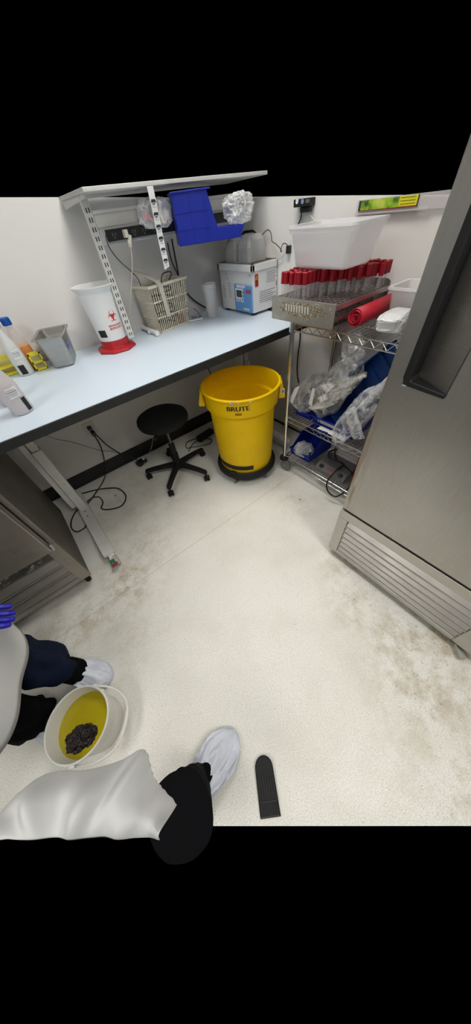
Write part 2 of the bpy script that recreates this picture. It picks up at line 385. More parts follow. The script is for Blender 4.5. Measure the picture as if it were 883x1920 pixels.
for i, (x, y) in enumerate(LAMP_SPOTS):
    t = thing('ceiling_light', ['recessed ceiling light panel above the work bench end of the room', 'recessed ceiling light panel above the rear of the room', 'recessed ceiling light panel nearest the left wall'][i], 'ceiling light', (x, y, 2.70))
    obj('diffuser', MB().box(-.28, .28, -.58, .58, -.012, -.002), LM, t, smooth=False)
    f = MB()
    for a in ((-.31, .31, -.61, -.58), (-.31, .31, .58, .61), (-.31, -.28, -.58, .58), (.28, .31, -.58, .58)): f.box(*a, -.018, -.001)
    obj('frame', f, GREYW, t, smooth=False)

# ================================================================ work bench
CT = .895
t = thing('work_bench', 'long wheeled work bench with pale blue top and black edge along the wall', 'bench', (0, 1.7, 0))
obj('bench_top', MB().box(-1.7, 1.60, 1.279, 2.136, CT-.028, CT), TOP, t, world=True, smooth=False)
obj('edge_band', MB().box(-1.7, 1.60, 1.270, 1.2785, CT-.040, CT-.0008), EDGE, t, world=True, bevel=.0015)
obj('bench_apron', MB().box(-1.66, 1.58, 1.60, 1.62, CT-.08, CT-.03).box(-1.66, 1.58, 2.05, 2.07, CT-.08, CT-.03), GREY, t, world=True, smooth=False)
def bench_leg(x0, wheel=True):
    c = obj('leg', MB().box(x0, x0+.055, 1.722, 1.782, .085, .60).box(x0-.034, x0-.002, 1.735, 1.80, .13, CT-.03).box(x0+.006, x0+.047, 1.73, 1.772, .60, CT-.03)
            .cyl((x0+.03, 1.722, .335), (x0+.03, 1.714, .335), .007, n=10), GREYW, t, world=True, bevel=.003)
    f = MB().prism([(1.30, .048), (1.95, .048), (1.97, .06), (1.97, .088), (1.30, .088), (1.245, .080), (1.232, .068), (1.235, .052)], x0-.012, x0+.062, 'x')
    ft = obj('foot', f, GREYW, t, world=True, bevel=.006)
    m2 = MB().box(x0-.0125, x0+.0625, 1.330, 1.3315, .047, .0886)
    obj('foot_cap', m2, GREY, ft, world=True, smooth=False)
    m3 = MB()
    for yy in (1.70, 1.64): obj('screw', MB().cyl((x0+.025, yy, .088), (x0+.025, yy, .0895), .005, n=10), BLK, ft, world=True)
    if wheel:
        cx, cy = x0+.030, 1.192
        c = obj('caster', MB().cyl((cx, cy+.055, .046), (cx, cy+.055, .066), .017, n=16).box(cx-.022, cx-.016, cy-.028, cy+.05, .028, .062).box(cx-.022, cx+.018, cy+.005, cy+.06, .055, .062), WPL, t, world=True, bevel=.002)
        m = MB().cyl((cx+.000, cy, .0355), (cx+.022, cy, .0355), .035, n=28).cyl((cx-.001, cy, .0355), (cx+.024, cy, .0355), .014, n=14)
        obj('wheel', m, mat('cream wheel', (.52, .49, .43), .5, var=.15), c, world=True, bevel=.003)
        obj('brake_release', MB().obox((cx-.010, cy-.018, .068), (.014, 0, 0), (0, .010, -.003), (0, .002, .006)), mat('green plastic', (.02, .22, .10), .5), c, world=True, bevel=.002, label='green brake release tab')
        obj('brake_pedal', MB().obox((cx-.009, cy-.042, .056), (.019, 0, 0), (0, .012, -.004), (0, .002, .005)), mat('worn red plastic', (.30, .06, .07), .6), c, world=True, bevel=.002, label='worn red brake pedal')
bench_leg(-.213)
bench_leg(1.40, False)

# ================================================================ tall refrigerator
FX = .85
t = thing('upright_refrigerator', 'tall stainless steel upright refrigerator with louvred base on the right', 'refrigerator', (1.2, 0, 0))
DY0 = -.42
obj('cabinet', MB().box(.912, 1.62, DY0, .368, .10, 1.98), SSV, t, world=True, bevel=.004)
door = obj('door', MB().prism([(.3655, .411), (.3655, 1.93), (.312, 1.93), (.312, 1.015), (.197, 1.015), (.197, 1.93), (DY0, 1.93), (DY0, .411)], FX, .908, 'x'), DOORM, t, world=True, bevel=.005)
h = MB().add([(.893, .300, 1.02), (.893, .300, 1.929), (FX+.0015, .197, 1.929), (FX+.0015, .197, 1.02), (.906, .300, 1.02), (.906, .300, 1.929), (.906, .197, 1.929), (.906, .197, 1.02)],
             [(0, 1, 2, 3), (4, 5, 6, 7), (0, 3, 7, 4), (1, 2, 6, 5), (0, 1, 5, 4), (3, 2, 6, 7)])
obj('handle_recess', h, SSD, door, world=True, smooth=False)
hb = MB()
prof = [(.3175, 1.932), (.3175, 1.035), (.311, 1.022), (.300, 1.0145), (.195, 1.0085), (.195, 1.020), (.292, 1.030), (.2975, 1.037), (.2975, 1.932)]
hb.prism(prof, FX-.006, .905, 'x')
obj('handle_trim', hb, BLK, door, world=True, bevel=.003, label='black handle trim')
# base grille
base = obj('base_frame', MB().box(FX, FX+.03, DY0, .370, .345, .399).box(FX, FX+.03, .318, .370, .052, .345).box(FX, FX+.03, DY0, -.302, .052, .345)
           .box(FX, FX+.03, -.302, .318, .052, .080).box(FX+.03, 1.6, DY0, DY0+.01, .052, .399).box(FX+.03, 1.6, .360, .370, .052, .399), SS, t, world=True, bevel=.003)
g = MB()
for k in range(6):
    z = .334-k*.0435
    g.box(FX+.002, FX+.0055, -.301, .317, z-.041, z-.033)
    g.add([(FX+.004, -.301, z-.036), (FX+.004, .317, z-.036), (FX+.032, -.301, z-.008), (FX+.032, .317, z-.008), (FX+.006, -.301, z-.0375), (FX+.006, .317, z-.0375), (FX+.034, -.301, z-.0095), (FX+.034, .317, z-.0095)],
          [(0, 1, 3, 2), (4, 5, 7, 6), (0, 1, 5, 4), (2, 3, 7, 6), (0, 2, 6, 4), (1, 3, 7, 5)])
obj('louvre_grille', g, SLAT, base, world=True, smooth=False)
obj('grille_gap_shade', MB().box(FX+.056, FX+.060, -.41, .35, .06, .34), BLKM, base, world=True, smooth=False)  # black sheet added so the gaps between the slats read as shade
obj('door_gap_fill', MB().box(.862, .908, DY0, .355, .3995, .4105), BLKM, t, world=True, smooth=False)  # black strip filling the gap under the door, its shade put in as colour
for (x, y, ang_) in ((.890, .262, .5), (.890, -.318, -.4), (1.52, .27, 0), (1.52, -.335, 0)):
    f = obj('caster', MB().cyl((x, y, .062), (x, y, .09), .022).box(x-.018, x-.014, y-.02, y+.015, .022, .064).box(x+.014, x+.018, y-.02, y+.015, .022, .064), SSD, t, world=True, bevel=.002)
    obj('wheel', MB().cyl((x-.012, y-.008, .0305), (x+.012, y-.008, .0305), .030, n=24), BLKM, f, world=True, bevel=.003)
    if y < 0 and x < 1: obj('brake_lever', MB().obox((x-.045, y-.035, .030), (.022, .020, 0), (-.008, .008, 0), (.004, 0, .007)), SS, f, world=True, bevel=.002)

# ================================================================ undercounter refrigerator on the left
t = thing('undercounter_refrigerator', 'low dull steel refrigerator with louvred base tucked under the bench', 'refrigerator', (-.68, 1.5, 0))
cx1 = -.322; cx0 = -1.04; fy = 1.151
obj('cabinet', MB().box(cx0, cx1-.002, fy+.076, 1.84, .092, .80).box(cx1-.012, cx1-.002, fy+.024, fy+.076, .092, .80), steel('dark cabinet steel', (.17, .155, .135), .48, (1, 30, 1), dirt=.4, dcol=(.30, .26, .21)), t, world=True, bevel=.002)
ff = obj('front_frame', MB().box(cx1-.058, cx1, fy, fy+.022, .092, .432).box(cx0, cx1-.0585, fy, fy+.022, .092, .125).box(cx0, cx0+.05, fy, fy+.022, .125, .432)
    .box(cx1-.02, cx1, fy+.004, fy+.023, .432, .80), SSD, t, world=True, bevel=.002)
obj('scratched_bar', MB().box(cx0+.051, cx1-.0585, fy-.001, fy+.02, .352, .430), SSB, ff, world=True, bevel=.002, label='dark bar streaked with pale scratches')
g = MB()
for k in range(3):
    z = .345-k*.074
    g.add([(cx0+.05, fy+.004, z-.070), (cx1-.058, fy+.004, z-.070), (cx1-.058, fy+.055, z-.020), (cx0+.05, fy+.055, z-.020), (cx0+.05, fy+.0065, z-.0715), (cx1-.058, fy+.0065, z-.0715), (cx1-.058, fy+.0575, z-.0215), (cx0+.05, fy+.0575, z-.0215)],
          [(0, 1, 2, 3), (4, 5, 6, 7), (0, 1, 5, 4), (2, 3, 7, 6), (0, 3, 7, 4), (1, 2, 6, 5)])
    g.box(cx0+.05, cx1-.058, fy+.002, fy+.006, z-.076, z-.068)
obj('louvre_grille', g, SSD, ff, world=True, smooth=False)
obj('louvre_gap_shade', MB().box(cx0+.05, cx1-.058, fy+.066, fy+.070, .12, .36), BLKM, ff, world=True, smooth=False)  # added black sheet, paints the deep shade between the louvres
d = obj('door', MB().box(cx0, cx1-.018, 1.088, 1.138, .445, .80), SSD, t, world=True, bevel=.004)
obj('hinge', MB().box(cx1-.016, cx1-.006, 1.10, 1.15, .436, .447).box(cx1-.012, cx1-.004, 1.10, 1.125, .447, .475), CHROME, d, world=True, bevel=.001)
obj('door_gap_fill', MB().box(cx0+.01, cx1-.03, 1.1385, 1.150, .45, .79), BLKM, d, world=True, smooth=False)
for x, y in ((cx1-.04, fy+.06), (cx1-.04, 1.77), (cx0+.05, fy+.06)):
    f = obj('caster', MB().box(x-.02, x+.02, y-.02, y+.02, .075, .091).box(x-.02, x-.015, y-.02, y+.02, .03, .078).box(x+.015, x+.02, y-.02, y+.02, .03, .078), CHROME, t, world=True, bevel=.002)
    obj('wheel', MB().cyl((x-.012, y, .0355), (x+.012, y, .0355), .035, n=24), BLKM, f, world=True, bevel=.003)

# ================================================================ yellow bin and dolly
BC = Vector((1.02, 1.312, 0)); va = math.atan2(-BC.y, -BC.x)       # azimuth towards the middle of the room
t = thing('bin_dolly', 'round black wheeled dolly carrying the yellow waste bin', 'dolly', BC)
obj('tray', MB().lathe([(.001, .088), (.200, .088), (.206, .118), (.214, .122), (.226, .112), (.232, .094), (.230, .070), (.220, .060), (.001, .060)], n=64), RUB, t, label='scuffed dark plastic tray')
cl = MB()
for k in range(4):
    a = va+R(-28)+k*PI/2
    u = Vector((math.cos(a), math.sin(a), 0)); v = Vector((-u.y, u.x, 0)); obj('locking_tab', MB().obox(u*.216+Vector((0, 0, .122)), u*.009, v*.022, (0, 0, .006)), BLK, t, bevel=.002)
for k in range(5):
    a = va+R(-28)+k*2*PI/5
    u = Vector((math.cos(a), math.sin(a), 0)); v = Vector((-u.y, u.x, 0)); p = u*.178
    c = obj('caster', MB().cyl(p+Vector((0, 0, .046)), p+Vector((0, 0, .0615)), .018).obox(p+u*.012+Vector((0, 0, .040)), u*.016, v*.0135, (0, 0, .010)), BLKM, t, bevel=.002)
    obj('wheel', MB().cyl(p+u*.018+Vector((0, 0, .0255))-v*.008, p+u*.018+Vector((0, 0, .0255))+v*.008, .025, n=24), WHEEL, c, bevel=.002)
t = thing('waste_bin', 'large round yellow waste bin with black lettering standing on a dolly', 'bin', BC+Vector((0, 0, .0885)))
ZR = .695-.0885
obj('bin_body', MB().lathe([(.0, .001), (.196, .001), (.201, .012), (.218, ZR-.124), (.2375, ZR-.119), (.2435, ZR-.018), (.252, ZR-.016), (.2545, ZR-.006), (.250, ZR), (.240, ZR-.002), (.2335, ZR-.02), (.2325, ZR-.112), (.214, ZR-.122), (.196, .014), (.0, .006)], n=96), YEL, t, weld=True)
for s in (-1, 1):
    a = va+s*R(88)
    u = Vector((math.cos(a), math.sin(a), 0)); v = Vector((-u.y, u.x, 0))
    m = MB(); prof = [(.242, ZR-.012), (.256, ZR-.004), (.279, ZR-.090), (.279, ZR-.104), (.238, ZR-.108)]
    vs = [u*r+v*y+Vector((0, 0, z)) for y in (-.055, .055) for r, z in prof]
    m.add(vs, [(0, 1, 2, 3, 4), (9, 8, 7, 6, 5)]+[(k, (k+1) % 5, 5+(k+1) % 5, 5+k) for k in range(5)])
    hd = obj('handle', m, YEL, t, bevel=.006)
    if s == 1:
        a2 = va+R(88); e = 0
        n_ = -v; c = u*.262-v*.0556+Vector((0, 0, ZR-.060))
        lab = MB(); lab.rectd(c+n_*.0009, u*.011, (0, 0, .017)); obj('barcode_sticker', lab, PAPER, hd, smooth=False, label='white barcode sticker')
        lab = MB()
        for k in range(7): lab.rectd(c+n_*.0014+u*(-.006+k*.002), u*(.0005+.0003*(k % 2)), (0, 0, .010))
        obj('barcode', lab, INK, hd, smooth=False)
def on_bin(r0, z0, r1, z1, off=.0008, az=0):
    def f(x, y):
        z = z0+y; r = r0+(r1-r0)*(z-z0)/(z1-z0)+off if z1 != z0 else r0+off
        a = va+az+x/r; return (r*math.cos(a), r*math.sin(a), z)
    return f
fb = on_bin(.2402, ZR-.066, .2435, ZR-.018, .0012, R(-6))
def textbold(m, s, size, fn, wide=1.0, bold=.0009):
    for dx in (-bold, 0, bold): m.text(s, size, lambda x, y, dx=dx: fn(x*wide+dx, y))
    return m
m = MB(); textbold(m, 'BRUTE', .042, lambda x, y: fb(x, y+.010), 1.12, .0018); obj('lettering', m, INK, t, smooth=False, label='black BRUTE lettering')
m = MB()
for (x0, x1, y0, y1) in ((-.019, .019, -.030, -.0285), (-.019, .019, -.017, -.0155), (-.019, -.0175, -.030, -.016), (.0175, .019, -.030, -.016)):
    m.strip([(x0+(x1-x0)*k/6, (y0+y1)/2) for k in range(7)] if x1-x0 > .01 else [((x0+x1)/2, y0), ((x0+x1)/2, y1)], .0018, fb)
for k in (0, 1): m.strip([(-.017+.034*q/12, -.0205-k*.0045+.0014*math.sin(q/12*2*PI)) for q in range(13)], .0026, fb)
obj('emblem', m, INK, t, smooth=False, label='small black emblem of two waves in a box')
# black band low on the side
def band(az0, az1, z, hh):
    m = MB(); n = 40; rings = []
    for k in range(n+1):
        a = az0+(az1-az0)*k/n; rr = .2014+(.218-.2014)*(z-.014)/(ZR-.136)+.0012
        rings.append([(rr*math.cos(va+a), rr*math.sin(va+a), z-hh), ((rr+.001)*math.cos(va+a), (rr+.001)*math.sin(va+a), z+hh)])
    m.add([p for r_ in rings for p in r_], [(2*k, 2*k+1, 2*k+3, 2*k+2) for k in range(n)]); return m
obj('black_band', band(R(-95), R(14), .071, .019), INK, t, smooth=True, label='black band round the lower side')
for (a, zz, w_, hh) in ((-13, ZR-.012, .010, .008), (-13, ZR-.030, .007, .006), (-4.5, ZR-.014, .006, .006), (11, ZR-.012, .0075, .0055), (48, ZR-.006, .004, .004)):
    f2 = on_bin(.2550 if zz > ZR-.02 else .2425, zz, .2550 if zz > ZR-.02 else .2425, zz+1, .001, R(a)); m = MB()
    m.strip([(-w_, 0), (0, .001), (w_, 0)], hh*2, f2); obj('tape_residue', m, mat('peeled tape', (.62, .52, .34), .7, var=.25, vscale=60), t, smooth=False)

# ================================================================ stool
SCX, SCY = .583, 1.665
t = thing('rolling_stool', 'black round backless rolling stool with a five arm base', 'stool', (SCX, SCY, 0))
obj('seat', MB().lathe([(0, .462), (.150, .464), (.176, .476), (.181, .494), (.176, .512), (.155, .524), (.08, .529), (0, .530)], n=64), BLKM, t, label='thick black padded seat')
obj('seat_plate', MB().box(-.07, .07, -.07, .07, .450, .462), BLK, t, bevel=.003)
a = math.atan2(-SCY, -SCX)-.55
obj('height_lever', MB().tube([(0, 0, .452), (math.cos(a)*.10, math.sin(a)*.10, .450), (math.cos(a)*.150, math.sin(a)*.150, .446)], .006, sm=4).cyl((math.cos(a)*.135, math.sin(a)*.135, .452), (math.cos(a)*.178, math.sin(a)*.178, .446), .013), BLK, t)
obj('gas_cylinder', MB().cyl((0, 0, .28), (0, 0, .452), .013), mat('dark steel', (.10, .10, .10), .3, 1), t)
obj('column_cover', MB().lathe([(.026, .10), (.026, .20), (.022, .205), (.022, .285), (.014, .29)], n=28, cap1=True), BLKM, t)
bs = MB().lathe([(.0, .058), (.035, .060), (.042, .085), (.040, .112), (.026, .118)], n=28)
for k in range(5):
    a = R(-137)+k*2*PI/5; u = Vector((math.cos(a), math.sin(a), 0)); v = Vector((-u.y, u.x, 0)); rings = []
    for r_, z, hw, hh in ((.02, .095, .024, .020), (.10, .094, .020, .017), (.20, .088, .018, .014), (.262, .078, .017, .014), (.272, .074, .010, .010)):
        c = u*r_+Vector((0, 0, z)); rings.append([c+v*hw*ca+Vector((0, 0, hh*sa)) for ca, sa in ((-1, -.9), (-.9, .6), (-.4, 1), (.4, 1), (.9, .6), (1, -.9))])
    bs.loft(rings, (True, True))
obj('base', bs, BLKM, t)
for k in range(5):
    a = R(-137)+k*2*PI/5; u = Vector((math.cos(a), math.sin(a), 0)); b_ = a+[.5, -.9, 1.4, .4, 2.][k]
    u2 = Vector((math.cos(b_), math.sin(b_), 0)); v2 = Vector((-u2.y, u2.x, 0)); p = u*.262; wc = p+u2*.012+Vector((0, 0, .0255))
    c = obj('caster', MB().cyl(p+Vector((0, 0, .045)), p+Vector((0, 0, .072)), .008).obox(wc+Vector((0, 0, .010)), u2*.022, v2*.005, (0, 0, .014)), BLKM, t, bevel=.003)
    for s in (-1, 1): obj('wheel', MB().cyl(wc+v2*s*.006, wc+v2*s*.022, .025, .021, n=22), BLKM, c, bevel=.003)

# ================================================================ wire shelving cart
SX0, SX1, SY0, SY1 = 1.225, 1.635, .43, 1.09
t = thing('wire_shelving_cart', 'chromed wire shelving cart on casters between the bench and the tall refrigerator', 'shelf', ((SX0+SX1)/2, (SY0+SY1)/2, 0))
for x in (SX0, SX1):
    for y in (SY0, SY1):
        m = MB().cyl((x, y, .095), (x, y, .992), .0125, n=20)
        for k in range(34): m.cyl((x, y, .12+k*.0255), (x, y, .1215+k*.0255), .0132, n=16)
        m.cyl((x, y, .992), (x, y, .997), .0135, n=16)
        obj('post', m, CHROME, t, world=True)
        c = obj('caster', MB().cyl((x, y, .098), (x, y, .118), .036, .033, n=28).cyl((x, y, .088), (x, y, .098), .018), RUB if 1 else BLK, t, world=True, bevel=.003, label='caster with a black bumper disc')
        obj('fork', MB().add([(x+dx, y+dy, z) for dx in (-.021, -.018) for dy, z in ((-.02, .090), (.016, .090), (-.014, .040), (-.034, .040))], [(0, 1, 2, 3), (4, 5, 6, 7), (0, 1, 5, 4), (1, 2, 6, 5), (2, 3, 7, 6), (3, 0, 4, 7)])
            .add([(x+dx, y+dy, z) for dx in (.018, .021) for dy, z in ((-.02, .090), (.016, .090), (-.014, .040), (-.034, .040))], [(0, 1, 2, 3), (4, 5, 6, 7), (0, 1, 5, 4), (1, 2, 6, 5), (2, 3, 7, 6), (3, 0, 4, 7)]), SS, c, world=True, smooth=False)
        obj('wheel', MB().cyl((x-.0135, y-.022, .0455), (x+.0135, y-.022, .0455), .045, n=32).cyl((x-.017, y-.022, .0455), (x+.017, y-.022, .0455), .012), WHEEL, c, world=True, bevel=.004)
SHZ = (.985, .455, .132)
for zt in SHZ:
    m = MB(); z = zt
    for x in (SX0, SX1):
        m.cyl((x, SY0, z-.004), (x, SY1, z-.004), .0035, n=8); m.cyl((x, SY0, z-.036), (x, SY1, z-.036), .0035, n=8)
        n = 11; pts = [(x, SY0+.02+(SY1-SY0-.04)*k/(2*n), z-.006 if k % 2 else z-.034) for k in range(2*n+1)]
        m.tube(pts, .0022, 6)
    for y in (SY0, SY1):
        m.cyl((SX0, y, z-.004), (SX1, y, z-.004), .0035, n=8); m.cyl((SX0, y, z-.036), (SX1, y, z-.036), .0035, n=8)
        n = 6; m.tube([(SX0+.02+(SX1-SX0-.04)*k/(2*n), y, z-.006 if k % 2 else z-.034) for k in range(2*n+1)], .0022, 6)
    k = 0; y = SY0+.018
    while y < SY1-.01: m.cyl((SX0, y, z-.0018), (SX1, y, z-.0018), .0018, n=6); y += .0225
    for x in (SX0+.137, SX0+.274): m.cyl((x, SY0, z-.007), (x, SY1, z-.007), .003, n=8)
    for x in (SX0, SX1):
        for y in (SY0, SY1): m.cyl((x, y, z-.042), (x, y, z+.002), .0165, .0150, n=18)
    obj('shelf', m, CHROME, t, world=True)
# ================================================================ on and above the bench
FRY = 1.848       # front plane of the overhead frame
TY, TX = (0, 1, 0), (1, 0, 0)
t = thing('overhead_shelf_frame', 'off white slotted overhead frame with a shelf and a beam above the bench', 'shelf frame', (1.1, 1.9, CT))
# slotted upright
up = MB(); x0, x1 = .610, .645; zb, zt_ = .944, 1.497; up.box(x0, x1, FRY+.001, FRY+.015, zb, zt_)
obj('slotted_upright', up, GREYW, t, world=True, bevel=.001)
sl = MB(); z = zb+.012
while z < zt_-.03:
    for xx in (x0+.0095, x0+.0215): sl.add([(xx, FRY, z), (xx+.005, FRY, z), (xx+.005, FRY, z+.016), (xx, FRY, z+.016)], [(0, 1, 2, 3)])
    z += .0305
o_ = obj('slots', sl, INK, t, world=True, smooth=False); o_['kind'] = 'stuff'
obj('shelf_board', MB().box(.60, 1.665, 1.74, 2.13, 1.498, 1.512), GREYW, t, world=True, bevel=.002)
obj('bracket', MB().prism([(1.78, 1.484), (2.13, 1.470), (2.13, 1.4975), (1.78, 1.4975)], .612, .616, 'x'), GREYW, t, world=True, smooth=False)
za, zc = PY(200, 392, FRY).z, PY(196, 430, FRY).z
obj('beam', MB().box(x1+.001, 1.618, FRY+.004, FRY+.034, PY(196, 430, FRY).z+.006, PY(172, 395, FRY).z).box(x1+.001, 1.618, FRY-.004, FRY+.004, PY(172, 395, FRY).z-.012, PY(172, 395, FRY).z), GREYW, t, world=True, bevel=.002)
obj('raceway', MB().box(x1+.001, 1.618, FRY+.002, FRY+.034, PY(205, 460, FRY).z, zc+.004), GREY, t, world=True, bevel=.002)
pt, pb = PY(200, 431, FRY-.01).z, PY(205, 454, FRY-.01).z
t = thing('power_strip', 'black power strip fixed along the overhead beam with a white charger plugged in', 'power strip', (1.1, FRY-.012, pb))
obj('strip_body', MB().box(PY(197, 432, FRY-.01).x, 1.45, FRY-.014, FRY+.001, pb, pt), BLK, t, world=True, bevel=.002)
m = MB(); zz = (pb+pt)/2; xs = PY(214, 440, FRY-.015).x
for k in range(12):
    for sx in (-.007, .007): m.add([(xs+k*.055+sx-.0015, FRY-.0145, zz-.004), (xs+k*.055+sx+.0015, FRY-.0145, zz-.004), (xs+k*.055+sx+.0015, FRY-.0145, zz+.008), (xs+k*.055+sx-.0015, FRY-.0145, zz+.008)], [(0, 1, 2, 3)])
    m.cyl((xs+k*.055, FRY-.0145, zz-.010), (xs+k*.055, FRY-.0143, zz-.010), .003, n=8)
o_ = obj('outlet_slots', m, mat('slot grey', (.16, .16, .17), .5), t, world=True, smooth=False); o_['kind'] = 'stuff'
# white charger
c = PY(236, 438, FRY-.03)
t = thing('phone_charger', 'small white plug and thin white cord hanging from the black power strip', 'charger', c)
obj('plug', MB().obox(c+Vector((0, .005, 0)), (.010, 0, 0), (0, .014, 0), (0, 0, .014)).obox(c+Vector((.010, 0, -.024)), (.007, 0, -.003), (0, .008, 0), (.008, 0, .018)), IVORY, t, world=True, bevel=.003)
obj('plug_end', MB().obox(PY(243, 457, FRY-.03), (.008, 0, 0), (0, .006, 0), (0, 0, .013)), IVORY, t, world=True, bevel=.002)
obj('cord', MB().tube([PY(241, 452, FRY-.03), PY(246, 470, FRY-.02), PY(248, 500, FRY), PY(246, 540, 1.90), PY(244, 575, 1.93), PY(246, 605, 1.96), PY(249, 628, 2.02)], .0026, sm=5), IVORY, t, world=True)
def cord(name, label, pts, r, mt=BLK, group=None, cat='cord', closed=False):
    o = obj(name, MB().tube(pts, r, 8, sm=6, closed=closed), mt); tag(o, label, cat, group); return o
cord('power_lead', 'thin black wire drooping from the end of the power strip into the basket', [PY(198, 440, FRY-.02), PY(204, 462, FRY-.02), PY(222, 487, 1.90), PY(245, 508, 1.93), PY(258, 522, 1.96), PY(264, 536, 1.985)], .0022)
# cords on the wall behind the basket
cord('power_lead', 'thick black cord running down the wall and along to the ultrasonic bath', [PY(322, 448, 2.12), PY(330, 490, 2.12), PY(338, 525, 2.12), PY(356, 556, 2.12), PY(388, 578, 2.12), PY(412, 580, 2.12), PY(440, 578, 2.12)], .0048)
cord('power_lead', 'straight black cord hanging down the wall beside the basket', [PY(314, 455, 2.122), PY(322, 490, 2.122), PY(335, 520, 2.122), PY(345, 560, 2.122), PY(352, 588, 2.122), PZ(355, 593, CT+.004)], .0040)

# label strip hanging from the shelf
p0, p1 = PY(291.5, 371, 1.738), PY(313, 502, 1.738); LX = p1.x
t = thing('label_strip', 'long white strip of printed stickers hanging down from the overhead shelf', 'label strip', (LX, 1.738, p1.z))
hw = .0165; zt2 = 1.4975; m = MB(); n = 30
for k in range(n): pass
def sx(z): return LX+.004*math.sin((z-p1.z)*9)
rings = []
for k in range(n+1):
    z = p1.z+(zt2-p1.z)*k/n; yy = 1.738+.003*math.sin(z*20)
    rings.append([(sx(z)-hw, yy, z-(.006 if k == 0 else 0)), (sx(z)+hw, yy+.002, z+(.004 if k == 0 else 0)), (sx(z)+hw, yy+.0026, z+(.004 if k == 0 else 0)), (sx(z)-hw, yy+.0006, z-(.006 if k == 0 else 0))])
m.loft(rings, (True, True)); obj('strip', m, PAPER, t, world=True)
m = MB(); z = p1.z+.028
def fs(x, zz): return (sx(zz)+x, 1.738+.003*math.sin(zz*20)+.001*(x/hw)-.0012, zz)
while z < zt2-.02:
    m.strip([(-.011, z+.003), (.011, z+.003)], .009, fs); m.strip([(-.0132, z+.0005), (-.008, z+.0005)], .007, fs); m.strip([(.008, z+.0005), (.0132, z+.0005)], .007, fs)
    m.strip([(-.008, z-.0065), (.008, z-.0065)], .002, fs); m.strip([(-.012, z-.017), (.012, z-.017)], .0010, fs); m.strip([(-.008, z-.0095), (.004, z-.0095)], .0015, fs)
    z += .0405
o_ = obj('printed_marks', m, mat('strip ink', (.03, .03, .05), .6), t, world=True, smooth=False)

# large blue bin hung under the shelf
def akro(t, L, W, H, mt, lip=.32, steep=False, cut=.45, labelled=True, thick=.0035, rib=True, frontlip=True):
    """stack bin in its own frame: x to the open front, y across, z up, origin at the centre of its base"""
    b = MB(); x0, x1, y = -L/2, L/2, W/2; hl = H*lip; xc = x1-L*cut; T = thick
    b.box(x0, x1-.01, -y, y, 0, T)
    side = [(x0, 0), (x1-.02, 0), (x1, hl), (x1-.03, hl), (xc+.02, H*.80), (xc-.01, H), (x0, H)]
    if steep: side = [(x0, 0), (x1-.02, 0), (x1, hl), (xc+.022, hl*1.05), (xc+.006, H*.5), (xc-.02, H), (x0, H)]
    b.prism(side, -y, -y+T, 'y'); b.prism(side, y-T, y, 'y')
    b.box(x0, x0+T, -y, y, 0, H)
    b.add([(x1-.02, -y, 0), (x1-.02, y, 0), (x1, y, hl), (x1, -y, hl), (x1-.02-T, -y, 0), (x1-.02-T, y, 0), (x1-T, y, hl), (x1-T, -y, hl)], [(0, 1, 2, 3), (7, 6, 5, 4), (0, 3, 7, 4), (1, 5, 6, 2), (2, 6, 7, 3), (0, 4, 5, 1)])
    body = obj('body', b, mt, t, bevel=.0012)
    r = MB()
    for s in (-1, 1): r.box(x0-.004, xc, s*(y+.003)-.003, s*(y+.003)+.003, H-.006, H); 
    r.box(x0-.006, x0+.002, -y-.004, y+.004, H-.008, H)
    if frontlip: r.box(x1-.003, x1+.006, -y, y, hl-.004, hl)
    obj('rim', r, mt, t, bevel=.001)
    if rib:
        q = MB()
        for s in (-1, 1):
            for k in (.30, .62): q.box(x0+.01, xc-.02, s*(y+.0008)-.0008, s*(y+.0008)+.0008, H*k-.001, H*k+.001)
            q.box(xc-.04, xc-.038, s*(y+.0008)-.0008, s*(y+.0008)+.0008, .01, H*.9)
            q.box(x0+L*.22, x0+L*.22+.002, s*(y+.0008)-.0008, s*(y+.0008)+.0008, .01, H*.9)
        for k in (-.3, .3): q.add([(x1-.018, W*k-.003, .002), (x1+.003, W*k-.003, hl-.006), (x1-.002, W*k-.003, hl-.006), (x1-.018, W*k+.003, .002), (x1+.003, W*k+.003, hl-.006), (x1-.002, W*k+.003, hl-.006)], [(0, 1, 2), (3, 5, 4), (0, 1, 4, 3), (1, 2, 5, 4)])
        obj('ribs', q, mt, t, smooth=False)
    if labelled:
        f = lambda u, v: (x1-.02+(.02/hl)*(hl*.5+v)+.0012, u, hl*.5+v)
        q = MB(); q.strip([(-W*.34, 0), (W*.22, 0)], hl*.42, f); l = obj('label', q, PAPER, t, smooth=False, label='white printed label')
        f2 = lambda u, v: (x1-.02+(.02/hl)*(hl*.5+v)+.0020, u, hl*.5+v)
        q = MB(); random.seed(int(L*1000)); u = -W*.31
        while u < W*.17: e = random.uniform(.004, .010); q.strip([(u, 0), (u+e, 0)], hl*.13, f2); u += e+.0022
        obj('label_print', q, INKG, l, smooth=False)
    return body
zb = 1.290
pl, pr = PZ(342, 462, zb), PZ(455, 444, zb); dv = (pr-pl); dv.z = 0; Lb = dv.length+.02; an = math.atan2(dv.y, dv.x); nv = Vector((-dv.y, dv.x, 0)).normalized()
mid = (pl+pr)/2+nv*.075
t = thing('stacking_bin', 'large cobalt blue bin hanging under the overhead shelf with a plastic bag in it', 'bin', (mid.x, mid.y, zb), (0, 0, an))
akro(t, Lb, .15, 1.472-zb, BLUEB, lip=.25, cut=.46, labelled=False, thick=.004, steep=True)
BY = mid.y-.05
bp_ = PY(446, 392, BY+.05)
bag = obj('plastic_bag', crumple(bp_+Vector((.0, .0, .00)), (.070, .06, .055), 3, .26, 1.9, 5, 2.6), FILM2); tag(bag, 'crumpled clear plastic bag bulging out of the hanging blue bin', 'bag')
